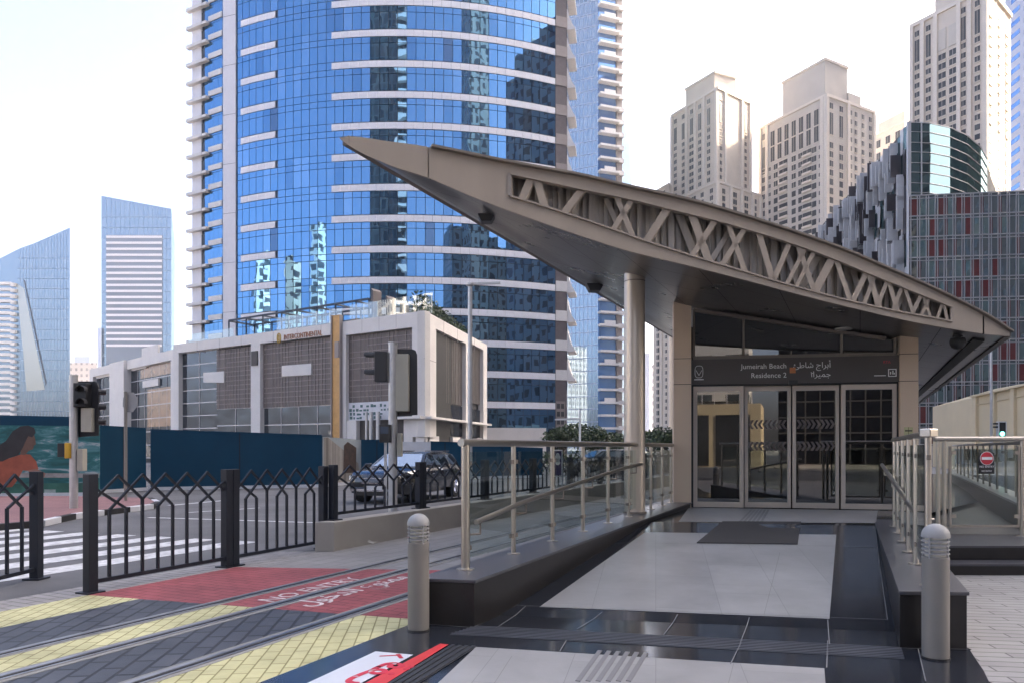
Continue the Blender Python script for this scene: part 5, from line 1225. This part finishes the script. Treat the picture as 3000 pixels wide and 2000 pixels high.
def block(r, pts, z0, z1, mm='cream', nm='roof_block'):
    b = MB(); b.prism([(p.x, p.y) for p in pts], z0, z1); b.build(nm, M[mm], r)
def pilaster(r, A, B, cols, z0, z1, out, w=.8, dp=.45, mm='cream3'):
    d = (B - A); Ln = d.length; d = d.normalized(); n = Vector((d.y, -d.x, 0)); n = n if n.dot(out) > 0 else -n
    for t in cols:
        p = A + d * Ln * t; b = MB(); b.hexa([V3(x, z0) for x in (p - d * w / 2, p + d * w / 2, p + d * w / 2 + n * dp, p - d * w / 2 + n * dp)], [V3(x, z1) for x in (p - d * w / 2, p + d * w / 2, p + d * w / 2 + n * dp, p - d * w / 2 + n * dp)]); b.build('pilaster', M[mm], r)
lo, ro_ = Vector((-1, -1, 0)), Vector((.6, -1, 0))
# first: narrower, stepped
r, L_, C_, R_, Bk, h = jbr('cream residential tower with stepped shoulders left of the pair behind the canopy', 1969, 217, 2102, 200, 2197, 209, 262)
cornice(r, [L_, C_, R_, Bk], h); q = [L_.lerp(C_, .32), L_.lerp(C_, .95).lerp(Bk, .04), R_.lerp(C_, .45), Bk.lerp(C_, .25)]; block(r, q, h, h + 5.2); cornice(r, q, h + 5.2, .6, .4)
low = [XY(1957, 216), XY(2100, 197.5), XY(2228, 209), XY(2120, 232)]; block(r, low, 0, ZV(545, 200), 'cream', 'lower_wing'); cornice(r, low, ZV(545, 200), .6, .4)
w2 = [XY(1914, 222), XY(1960, 214), XY(1990, 226), XY(1950, 235)]; block(r, w2, 0, ZV(548, 216), 'cream', 'lower_wing'); cornice(r, w2, ZV(548, 216), .5, .3)
wn = Win(r); zt = h - 1.9; zl0 = ZV(548, 205)
for t in (.08, .26, .45, .63, .82): wn.grid(L_, C_, [t], [zt], .95, 1.2, lo); wn.grid(L_, C_, [t], [zt - 4.2], .95, 4.3, lo); wn.grid(L_, C_, [t], frange(zt - 7.9, zl0, -1.96), .95 if t != .45 else 1.5, 1.05, lo)
for t in (.06, .22, .38, .55, .72, .9): wn.grid(low[0], low[1], [t], frange(ZV(545, 200) - 1.6, 34, -1.96), 1.0 if t != .55 else 1.5, 1.15, lo)
for t in (.10, .86): wn.grid(C_, R_, [t], [zt], .8, 1.0, ro_); wn.grid(C_, R_, [t], [zt - 4.2], .9, 4.3, ro_); wn.grid(C_, R_, [t], frange(zt - 7.9, zl0, -1.96), .75, 1.0, ro_)
for t in (.15, .40, .66, .86): wn.grid(low[1], low[2], [t], frange(ZV(545, 200) - 1.8, 34, -1.96), 1.35 if t != .15 else 1.0, 1.25, ro_)
wn.grid(w2[0], w2[1], [.3, .7], frange(ZV(548, 216) - 1.5, 60, -2), .8, 1.0, lo); wn.done()
pilaster(r, L_, C_, [.0, .35, .54, .73, .98], 0, h, lo); pilaster(r, C_, R_, [.22, .74, 1.0], 0, h, ro_); pilaster(r, low[1], low[2], [.0, .3, .55, .8, 1.0], 0, ZV(545, 200), ro_, 1.0)
# second: broad
r, L_, C_, R_, Bk, h = jbr('broad greyish cream residential tower in the middle behind the canopy', 2228, 210, 2421, 190, 2560, 200, 283, mm='cream2')
cornice(r, [L_, C_, R_, Bk], h); q = [L_.lerp(C_, .36), L_.lerp(C_, .98), C_.lerp(R_, .45).lerp(Bk, .02), Bk.lerp(C_, .3)]; block(r, q, h, h + 9.5, 'cream2'); cornice(r, q, h + 9.5, .6, .4)
q2 = [C_.lerp(R_, .45), C_.lerp(R_, .72), Bk.lerp(R_, .7), Bk.lerp(L_, .3)]; block(r, q2, h, h + 3.2, 'cream2')
wn = Win(r); zt = h - 2.0
wn.grid(L_, C_, [.06], [h - 2.6], 1.0, 1.6, lo); wn.grid(L_, C_, [.06], [h - 9], 1.0, 6.5, lo)
for t in (.2, .31, .42, .53, .64, .75, .86): wn.grid(L_, C_, [t], [zt - 2.2], 1.15, 3.7, lo); wn.grid(L_, C_, [t], [zt - 6.6], 1.15, 3.7, lo)
for t in (.06, .15, .25, .53, .63, .83, .915): wn.grid(L_, C_, [t], frange(zt - 10.4, 34, -2.36), 1.15 if t not in (.15, .915) else .7, 1.35 if t not in (.15, .915) else .95, lo)
for t in (.37, .73): wn.grid(L_, C_, [t], frange(zt - 10.4, 34, -2.36), 2.5, 1.5, lo)
for t in (.10, .30): wn.grid(C_, R_, [t], [zt], 1.1, 1.4, ro_); wn.grid(C_, R_, [t], [zt - 4.6], 1.15, 5.2, ro_); wn.grid(C_, R_, [t], frange(zt - 10.2, 34, -2.36), 1.15, 1.4, ro_)
for t in (.50, .61, .76, .92): wn.grid(C_, R_, [t], frange(zt, 34, -2.36), .85, 1.2, ro_)
wn.done()
for t in (.37, .73):
    d = (C_ - L_).normalized(); n = Vector((d.y, -d.x, 0)); n = n if n.dot(lo) > 0 else -n; p = L_.lerp(C_, t)
    for z in frange(zt - 11.3, 34, -2.36):
        b = MB(); b.hexa([V3(x, z) for x in (p - d * 1.5, p + d * 1.5, p + d * 1.5 + n * .5, p - d * 1.5 + n * .5)], [V3(x, z + .55) for x in (p - d * 1.5, p + d * 1.5, p + d * 1.5 + n * .5, p - d * 1.5 + n * .5)]); b.build('balcony', M['cream3'], r)
pilaster(r, L_, C_, [.0, .115, .95, 1.0], 0, h, lo, 1.0); pilaster(r, C_, R_, [.0, .44, 1.0], 0, h, ro_, 1.0)
# third: tall at right
r, L_, C_, R_, Bk, h = jbr('tallest cream residential tower rising out of the frame behind the curved glass building', 2673, 142, 2892, 130, 2958, 138.5, -30)
cornice(r, [L_, C_, R_, Bk], h); q = [L_.lerp(C_, .32), L_.lerp(C_, .97), C_.lerp(R_, .6), Bk]; block(r, q, h, h + 12)
wn = Win(r); zt = h - 1.6; FHj = 1.73; lowj = 38
for t in (.07, .23, .70, .88): wn.grid(L_, C_, [t], [zt], .7, .95, lo); wn.grid(L_, C_, [t], [zt - 3.3], .75, 3.9, lo); wn.grid(L_, C_, [t], frange(zt - 6.4, lowj, -FHj), .78, .88, lo)
for t in (.42, .565): wn.grid(L_, C_, [t], frange(zt - 6.6, lowj, -FHj), 1.15, 1.0, lo)
for t in (.12, .5, .85): wn.grid(C_, R_, [t], frange(zt - 2, lowj, -FHj), 1.1 if t != .5 else .75, .95, ro_)
b = MB()
for t in (.42, .565): p = L_.lerp(C_, t); d = (C_ - L_).normalized(); b.bar(V3(p - d * .75, zt - 3.4), V3(p + d * .75, zt - 3.4), .3, 3.9)
b.build('slatted_screen', M['cream2'], r)
wn.done(); pilaster(r, L_, C_, [.0, .155, .34, .65, .79, .985], 0, h, lo, .7); pilaster(r, C_, R_, [.02, .36, .72, 1.0], 0, h, ro_, .6, .07)
# fourth and fifth
r, L_, C_, R_, Bk, h = jbr('small cream tower top peeping out left of the curved glass building', 2555, 240, 2650, 228, 2740, 240, 358)
q = [L_.lerp(C_, .2), C_, C_.lerp(R_, .5), Bk.lerp(L_, .3)]; block(r, q, h, h + 3.6); cornice(r, [L_, C_, R_, Bk], h, .5, .3); wn = Win(r)
for t in (.2, .5, .8): wn.grid(L_, C_, [t], frange(h - 3, 40, -4), 1.5, 2.2, lo)
wn.done()
r, L_, C_, R_, Bk, h = jbr('slim cream tower seen between the round column and the left door pier', 1916, 150, 1962, 146, 2080, 152, 880)
wn = Win(r)
wn.grid(L_, C_, [.26], frange(h - 1, 4, -1.40), .62, .85, lo); wn.grid(C_, R_, [-.12 + .0], [], 1, 1, ro_); wn.grid(L_, C_, [.78], frange(h - 1.5, 4, -1.40), .4, .62, lo)
wn.grid(C_, R_, [.12], frange(h - 1.5, 4, -1.40), .7, .85, ro_); wn.done(); pilaster(r, L_, C_, [.52, 1.0], 0, h, lo, .3, .25)
tower('office_slab', 'thin pale blue slab far off beside the round column', [XY(1880, 300), XY(1903, 300), XY(1905, 330), XY(1880, 330)], ZV(1034, 300), M['paleblue'])
tower('distant_block', 'low white distant block beside the pale blue slab', [XY(1903, 320), XY(1925, 320), XY(1925, 340), XY(1903, 340)], ZV(1068, 320), facade('distant_facade', (.7, .69, .68), (.42, .42, .44), 2.2, 3.2, .6))
# pale blue tower at the right frame edge
r = tower('residential_tower', 'pale blue tower with slanted blue window strips at the right frame edge', [XY(2944, 178), XY(3200, 163), XY(3200, 200), XY(2960, 215)], 150, M['paleblue'])
WB = Wall(XY(2944, 178), XY(3200, 163), Vector((-1, -1, 0)))
for k in range(34):
    z = 40 + 2.8 * k
    for u0 in (2962, 3000, 3040): b = MB(); WB.quad(b, u0, u0 + 26, (z, z + .9), (z + 1.15, z + 2.05), -.02, .05); b.build('window', M['blueglass'], r)

# ---------------------------------------------------------------- dark glass office building
off = thing('office_building', XY(2700, 80), 'dark red and black glass office building with bright fins right of the canopy', 'building')
OY = 70.0; O0 = XY(2660, OY); OL = XY(2405, 102); zt_ = ZV(360, OY)
cp = [O0, XY(2720, 70.2), XY(2780, 71.2), XY(2830, 73), XY(2870, 76), XY(2888, 79)]
b = MB(); b.prism([(p.x, p.y) for p in [OL] + cp + [XY(2960, 105), XY(2800, 120)]], 0, zt_ - .3); b.build('core', M['dark'], off)
zl = ZV(573, 68)
for j in range(5):
    z0 = zl - 2 + (zt_ - zl + 2) * j / 5; z1 = zl - 2 + (zt_ - zl + 2) * (j + 1) / 5; b = MB()
    for a, c in zip(cp[:-1], cp[1:]):
        for i in range(2):
            p, q = a.lerp(c, i / 2), a.lerp(c, (i + 1) / 2); n = Vector(((q - p).y, -(q - p).x, 0)).normalized() * .12; e = rnd.gauss(0, .004)
            b._add([V3(p + n, z0 + .04) , V3(q + n * (1 + e), z0 + .04), V3(q + n, z1 - .04), V3(p + n * (1 + e), z1 - .04)], [(0, 1, 2, 3)], 0)
    b.build('curved_glazing', M['officecurve'], off, recalc=False)
    b = MB()
    for a, c in zip(cp[:-1], cp[1:]):
        n = Vector(((c - a).y, -(c - a).x, 0)).normalized() * .16
        for zz in (z1, z1 - .9): b.bar(V3(a + n, zz), V3(c + n, zz), .06, .05)
    b.build('transom', M['alu'], off)
b = MB()
for p in cp[:1]: b.bar(V3(p + Vector((0, -.15, 0)), 0), V3(p + Vector((0, -.15, 0)), zt_), .3, .3, (1, 0, 0))
b.bar(V3(cp[0] + Vector((1.2, -.15, 0)), zl), V3(cp[0] + Vector((1.2, -.15, 0)), zt_), .1, .1, (1, 0, 0)); b.build('corner_mullion', M['finlight'], off)
# left face with staggered fins
WO = Wall(OL, O0, Vector((-1, 0, 0))); dL = WO.d; Ln = (O0 - OL).length
nb = 40; rr = random.Random(21)
for j in range(13):
    z0 = zt_ - 2.6 * (j + 1); z1 = z0 + 2.6
    b = MB(); g = MB()
    for i in range(nb):
        p = OL + dL * Ln * i / nb; q = OL + dL * Ln * (i + .93) / nb; k = rr.choice((0, 0, 1, 1, 2, 2)); o = rr.uniform(.05, .25); sh = rr.uniform(-.9, .7) if j else rr.uniform(-1.2, 0)
        n = WO.n
        b._add([V3(p + n * o, z0 + sh), V3(q + n * (o + rr.uniform(-.05, .05)), z0 + sh), V3(q + n * (o + rr.uniform(-.05, .05)), z1 + sh - .1), V3(p + n * o, z1 + sh - .1)], [(0, 1, 2, 3)], k)
        if rr.random() < .75:
            f = p + n * .1; h_ = rr.uniform(1.6, 3.2); zz = z0 + (rr.uniform(-.8, .8) if j else -.9); e = .55 + rr.random() * .5
            b.hexa([V3(f, zz), V3(f + n * e, zz), V3(f + n * e + dL * .12, zz), V3(f + dL * .12, zz)], [V3(f, zz + h_), V3(f + n * e, zz + h_), V3(f + n * e + dL * .12, zz + h_), V3(f + dL * .12, zz + h_)], rr.choice((1, 2, 2)))
    b.build('fin_storey', [M['officecurve'], M['findark'], M['finlight']], off, recalc=False)
# lower red and black block
r = thing('office_block', XY(2800, 68), 'lower grid of dark teal and red glass panels at the right edge', 'building')
B0, B1 = XY(2664, 68.2), XY(3250, 66.0); WB2 = Wall(B0, B1, Vector((0, -1, 0)))
b = MB(); b.prism([(p.x, p.y) for p in (B0, B1, B1 + Vector((0, 20, 0)), B0 + Vector((3, 1.6, 0)))], 0, zl - .1); b.build('core', M['dark'], r)
ncol = 22; nrw = 13; Lb = (B1 - B0).length; rr = random.Random(9); rowz = [zl - k * (zl / nrw) for k in range(nrw + 1)]
cols_ = [MB() for _ in range(nrw)]
for j in range(nrw):
    b = cols_[j]; hh = rowz[j] - rowz[j + 1]
    for i in range(ncol):
        for (f0, f1) in ((.03, .30), (.30, .97)) if rr.random() < .55 else ((.03, .97),):
            p = B0 + WB2.d * Lb * (i + f0) / ncol; q = B0 + WB2.d * Lb * (i + f1) / ncol; wd_ = f1 - f0
            k = rr.choice((2, 2, 2, 0, 1)) if wd_ < .5 else rr.choice((0, 0, 1, 0, 1, 2, 2)); e = rr.gauss(0, .006); n = WB2.n * .05
            b._add([V3(p + n * (1 + e * 9), rowz[j + 1] + .04), V3(q + n * (1 - e * 9), rowz[j + 1] + .04), V3(q + n, rowz[j] - hh * .16), V3(p + n, rowz[j] - hh * .16)], [(0, 1, 2, 3)], k)
            b._add([V3(p + n, rowz[j] - hh * .15), V3(q + n, rowz[j] - hh * .15), V3(q + n, rowz[j] - .03), V3(p + n, rowz[j] - .03)], [(0, 1, 2, 3)], 0)
    b.build('glazed_storey', [M['officedark'], M['officeteal'], M['officered']], r, recalc=False)
b = MB()
for i in range(ncol + 1):
    p = B0 + WB2.d * Lb * i / ncol + WB2.n * .1
    for o in (-.1, .1): b.bar(V3(p + WB2.d * o, 0), V3(p + WB2.d * o, zl), .055, .09, WB2.n)
for z in rowz[:-1]:
    b.bar(V3(B0 + WB2.n * .12, z), V3(B1 + WB2.n * .12, z), .08, .09); b.bar(V3(B0 + WB2.n * .12, z - .16 * zl / nrw), V3(B1 + WB2.n * .12, z - .16 * zl / nrw), .06, .06)
b.build('mullion_grid', M['alu'], r)
b = MB(); a = B0 + WB2.n * .2; b.bar(V3(a, .9), V3(a + WB2.d * 6, .9), .3, 1.8); b.build('base_panel', M['alu'], r)
# ochre building
r = thing('ochre_building', XY(2930, 46), 'low ochre walled building at right behind the railing', 'building')
E0, E1, E2 = XY(2855, 50), XY(3010, 44), XY(3250, 40)
b = MB(); b.hexa([V3(p, 0) for p in (E0, E2, E2 + Vector((3, 14, 0)), E0 + Vector((4, 12, 0)))], [V3(E0, ZV(1163, 50)), V3(E2, 5.9), V3(E2 + Vector((3, 14, 0)), 5.9), V3(E0 + Vector((4, 12, 0)), 5.0)]); b.build('walls', M['ochre'], r)
WE = Wall(E0, E2, Vector((-.3, -1, 0))); b = MB()
for u in (2856, 2910, 2968, 3040, 3110): WE.quad(b, u, u + 11, 0, WE.z(u, 1163 - (u - 2855) * .17) + .12, -.01, .22)
b.build('pilaster', M['ochre'], r)
b = MB(); b.bar(V3(E0, ZV(1163, 50) + .06) + WE.n * .12, V3(E2, 5.96) + WE.n * .12, .4, .12); b.bar(V3(E0, ZV(1185, 50)) + WE.n * .04, V3(E2, 5.3) + WE.n * .04, .12, .08); b.build('coping', M['ochre'], r)

# ---------------------------------------------------------------- far towers at left
r = tower('office_tower', 'blue grey glass tower with white bands and slanted top at left', [XY(297, 250), XY(502, 250), XY(512, 290), XY(300, 290)], 40, M['bluewall'])
fA, fB = XY(297, 250), XY(502, 250); b = MB()
b.hexa([V3(p, 40) for p in (fA, fB, XY(512, 290), XY(300, 290))], [V3(fA, ZV(574, 250)), V3(fB, ZV(612, 250)), V3(XY(512, 290), ZV(612, 250)), V3(XY(300, 290), ZV(574, 250))]); b.build('slanted_top', M['bluewall'], r)
b = MB(); WT = Wall(fA, fB, Vector((0, -1, 0))); r_m = r; WT2 = WT; WT.quad(b, 312, 476, 22, ZV(690, 250), .0, .25); b.build('grey_panel', mat('grey_blue_glass', (.20, .235, .29), .25, .2, .1, .05), r)
for k in range(19):
    v = 692 + 17.6 * k; b = MB(); WT.quad(b, 313, 475, ZV(v + 6.5, 250), ZV(v, 250), .25, .5); b.build('white_band', M['tower_white'], r)
b = MB(); b.prism([(p.x, p.y) for p in (XY(287, 249), XY(296, 249), XY(296, 262), XY(287, 262))], 0, ZV(960, 249)); b.build('side_mast', M['paleblue'], r)
tA, tB = XY(-260, 262), XY(205, 262); r = thing('office_tower', XY(60, 262), 'blue grey glass tower with slanted roof at the left edge', 'tower')
b = MB(); top = [(-260, 860), (-60, 800), (0, 757), (60, 727), (100, 713), (205, 667)]; poly_ = [P(u, v, 262) for u, v in top] + [V3(tB, 0), V3(tA, 0)]; b.ext(poly_, (-26, 40, 0)); b.build('walls', M['bluewall'], r)
WT = Wall(tA, tB, Vector((0, -1, 0))); r_l = r
b = MB(); b.ext([P(u, v, 261.93) for u, v in ((69, 820), (73, 822), (137, 1120), (134, 1130))], (0, .06, 0)); b.build('dark_seam', M['mull'], r)
b = MB(); b.ext([P(u, v, 261.9) for u, v in ((48, 830), (70, 845), (131, 1140), (78, 1145))], (0, .08, 0)); b.build('cream_reflection', mirror('painted_pale_reflection', (.62, .64, .62), .03, .05, .03, (.34, .34, .31), .4), r)  # mirrored cream building, painted onto the facade as a pale patch
for k in range(23):  # white slabs put in for a balcony facade mirrored in the glass
    v = 828 + 17.2 * k; b = MB(); WT.quad(b, -120, 36, ZV(v + 7.5, 262), ZV(v, 262), .0, 1.0); b.build('white_band', M['balc'], r)
    b = MB(); WT.quad(b, 36, 48 + (k % 3), ZV(v + 12, 262), ZV(v + 3, 262), .0, 1.2); b.build('balcony', M['balc'], r)
fc = facade('distant_facade_sand', (.62, .55, .50), (.40, .36, .34), 3, 3.4, .9)
tower('distant_block', 'pale sand coloured distant block between the two blue grey towers', [XY(205, 420), XY(285, 420), XY(285, 450), XY(205, 450)], ZV(1062, 420), fc)
tower('distant_block', 'small grey distant block rising above the sand coloured one at left', [XY(218, 470), XY(262, 470), XY(262, 490), XY(218, 490)], ZV(1044, 470), M['paleblue'])

def slabgrid(r, W, u0, u1, z0, zt, n, hz):
    b = MB()
    for i in range(1, n): u = u0 + (u1 - u0) * i / n; W.quad(b, u, u + .35, z0, zt(u) - .5, -.02, .08)
    z = z0
    while z < zt(u0): W.quad(b, u0 + 1, u1 - 1, z, z + .16, -.02, .07) if z < zt(u1) - 1 and z < zt(u0) - 1 else None; z += hz
    b.build('mullion_grid', mat('slab_mullion', (.20, .27, .36), .5), r)
slabgrid(r_l, WT, 50, 204, 0, lambda u: ZV(757 - (u / 205) * 88, 262), 17, 3.6)
slabgrid(r_m, WT2, 298, 501, 0, lambda u: ZV(574 + (u - 297) / 205 * 38, 250), 15, 3.6)
# ---------------------------------------------------------------- trees and hedges
def tree(p, h, rad, lab, n=900, s=.15):
    r = thing('tree', p, lab, 'tree', 'small trees behind the railing'); b = MB(); zt = h * .45
    b.tube(p, V3(p, zt), .13, 10, .08)
    for k in range(5):
        a = k * 1.3 + rnd.random(); b.tube(V3(p, zt * .9), V3(p + Vector((math.cos(a), math.sin(a), 0)) * rad * .6, h * .72), .06, 6, .02)
    b.build('trunk', M['bark'], r); b = MB()
    for k in range(9):
        a = rnd.uniform(0, 6.28); q = p + Vector((math.cos(a), math.sin(a), 0)) * rad * rnd.uniform(.1, .75); leaves(b, V3(q, h * rnd.uniform(.5, .88)), rad * .5, rad * .5, h * .16, n // 6, s)
    b.build('crown', M['leaf'], r, recalc=False)
for (u, Y, v, rad, lab) in ((1650, 58, 1246, 1.7, 'small tree with loose crown at the foot of the hotel tower edge'), (1700, 62, 1236, 2.2, 'fuller tree behind the slim white lamp post'), (1748, 60, 1250, 1.8, 'small tree just left of the round column'), (1800, 64, 1262, 1.6, 'low tree partly behind the round column'),
                            (1905, 55, 1258, 1.6, 'dark tree right of the round column'), (1958, 52, 1246, 1.9, 'dense tree beside the left door pier'), (2010, 54, 1250, 1.8, 'tree mostly behind the left door pier')):
    tree(XY(u, Y), ZV(v, Y), rad, lab)
hg = MB()
for i in range(44): leaves(hg, Vector((-1 + i * .42, 41 + i * .22, .75)), .45, .5, .75, 60, .13)
o = hg.build('hedge', M['leaf'], None, recalc=False); o['label'] = 'dark clipped hedge running beyond the road behind the railing'; o['category'] = 'hedge'
leaves_ = None
# ---------------------------------------------------------------- buildings behind and beside the viewpoint, seen in the glass or added for shade
fA_ = facade('reflected_teal_facade', (.045, .055, .06), (.012, .022, .03), 1.8, 3.2, .3); fB_ = facade('reflected_cream_facade', (.58, .50, .40), (.06, .06, .07), 4.2, 3.6, 1.0); fC_ = facade('reflected_grey_facade', (.30, .285, .265), (.04, .045, .05), 2.8, 3.0, .72); fD_ = facade('reflected_white_facade', (.62, .62, .62), (.10, .12, .14), 3.0, 3.3, .55)
fE_ = facade('reflected_taupe_facade', (.36, .33, .29), (.05, .05, .055), 2.4, 3.2, .6); fF_ = facade('reflected_dark_facade', (.075, .073, .075), (.010, .012, .02), 1.3, 1.5, .07)
def rbox(lab, x0, x1, y0, y1, h, mm, bands=None):
    r = tower('residential_tower', lab, [(x0, y0, 0), (x1, y0, 0), (x1, y1, 0), (x0, y1, 0)], h, mm)
    if bands:
        for k in range(bands): b = MB(); z = h * (k + 1) / (bands + 1); b.box(((x1 - 8 + x1) / 2, y1 + .8, z), (9, 1.7, 1.3)); b.build('balcony', M['balc'], r)
    return r
rbox('dark teal tower with white balcony column behind the viewpoint', -62, -26, -75, -50, 150, fA_, 40)
rbox('cream tower behind the viewpoint to the right', 42, 66, -80, -55, 160, fE_)
rbox('dark low rise with pale window frames behind the viewpoint', 4.5, 40, -62, -47, 17, fF_)
rbox('wide grey cream tower behind the viewpoint at far right', 105, 190, -70, -20, 135, fC_)
rbox('unseen tall grey tower added on the right to shade the foreground', 52, 78, 6, 58, 88, fC_)  # out of view, added to keep the sun off the foreground
rbox('out of view cream tower added to be mirrored in the curved office glass', 86, 116, 9, 40, 110, fB_)  # added to fill a bright gap in the curved glass reflection
sheet('street', [(-120, -32), (60, -32), (60, -9), (-120, -9)], .012, M['asphalt'])
rbox('broad grey apartment block low behind the viewpoint on the right', 27, 112, -108, -86, 80, fC_)
rbox('unseen long teal slab added beyond the right edge to shade the hotel', 130, 165, 70, 142, 170, fA_)  # added sun blocker for hotel and podium, also mirrored in the curved glass
rbox('white mid rise far left of the viewpoint', -178, -160, 4, 24, 62, fD_); rbox('cream mid rise far left of the viewpoint', -150, -134, -22, -6, 60, fB_); rbox('slim white tower far left behind the viewpoint', -122, -112, -40, -30, 72, fD_)
r = thing('ochre_building', (-8, -36, 0), 'two storey ochre building behind the viewpoint', 'building')
b = MB(); b.box((-8.7, -38, 2.6), (24, 8, 5.2)); b.build('walls', M['ochre'], r)
b = MB()
for i in range(7): b = MB(); b.box((-18.7 + 3.3 * i, -33.98, 2.2), (2.75, .1, 4.2)); b.build('shopfront_window', M['win'], r)
b = MB()
b = MB()
for i in range(24): b.box((-20.4 + i, -34.3, 5.75), (.06, .06, 1.1))
b.box((-8.7, -34.3, 6.3), (24, .1, .08)); b.build('balustrade', M['tower_white'], r)
b = MB(); b.box((-8.7, -38.4, 8.0), (22, 7, 5)); b.build('upper_storey', fD_, r)

# ---------------------------------------------------------------- air
b = MB(); b.hexa([(-1500, -420, -1.1), (1500, -420, -1.1), (1500, 2500, -1.1), (-1500, 2500, -1.1)], [(-1500, -420, 178), (1500, -420, 178), (1500, 2500, 178), (-1500, 2500, 178)])
hm, ht, ho = nt('haze_air'); pv = N(ht, 'VolumePrincipled'); pv.inputs['Color'].default_value = (.95, .97, 1, 1); pv.inputs['Density'].default_value = .0003; pv.inputs['Anisotropy'].default_value = .3; ht.links.new(pv.outputs[0], ho.inputs['Volume'])
b.build('haze', hm)['kind'] = 'stuff'
# ---------------------------------------------------------------- light, sky, camera
w = bpy.data.worlds.new('World'); sc.world = w; w.use_nodes = True; t = w.node_tree; t.nodes.clear()
SUN_EL, SUN_AZ = math.radians(34), math.radians(72)
sk = t.nodes.new('ShaderNodeTexSky'); sk.sky_type = 'NISHITA'; sk.sun_disc = False; sk.sun_elevation = SUN_EL; sk.sun_rotation = SUN_AZ; sk.air_density = .5; sk.dust_density = 6.5; sk.ozone_density = .2
bg = t.nodes.new('ShaderNodeBackground'); bg.inputs['Strength'].default_value = .13; ow = t.nodes.new('ShaderNodeOutputWorld'); t.links.new(sk.outputs[0], bg.inputs[0]); t.links.new(bg.outputs[0], ow.inputs[0])
ld = bpy.data.lights.new('Sun', 'SUN'); ld.energy = 2.0; ld.angle = math.radians(.53); ld.color = (1, .84, .64); lo_ = bpy.data.objects.new('Sun', ld); col.objects.link(lo_)
sd_ = Vector((math.sin(SUN_AZ) * math.cos(SUN_EL), math.cos(SUN_AZ) * math.cos(SUN_EL), math.sin(SUN_EL))); lo_.rotation_euler = sd_.to_track_quat('Z', 'Y').to_euler(); lo_.location = (30, 10, 40)
cd = bpy.data.cameras.new('Camera'); cd.sensor_width = 36; cd.lens = 36 * F / 3000; cd.shift_y = (H - 1000) / 3000; cd.clip_end = 6000; cd.clip_start = .05
co = bpy.data.objects.new('Camera', cd); col.objects.link(co); co.location = (0, 0, EYE); co.rotation_euler = (math.pi / 2, 0, 0); sc.camera = co
sc.render.engine = 'CYCLES'; sc.cycles.use_denoising = True; sc.cycles.max_bounces = 8; sc.cycles.transparent_max_bounces = 16; sc.cycles.glossy_bounces = 5; sc.cycles.caustics_reflective = False; sc.cycles.caustics_refractive = False; sc.cycles.sample_clamp_indirect = 6
sc.view_settings.view_transform = 'Standard'; sc.view_settings.look = 'None'; sc.view_settings.exposure = 2.72; sc.view_settings.gamma = 1; sc.view_settings.use_curve_mapping = False
for o in bpy.data.objects:
    if o.type == 'MESH' and o.parent is None and 'label' not in o.keys() and 'kind' not in o.keys(): print('UNLABELLED', o.name)
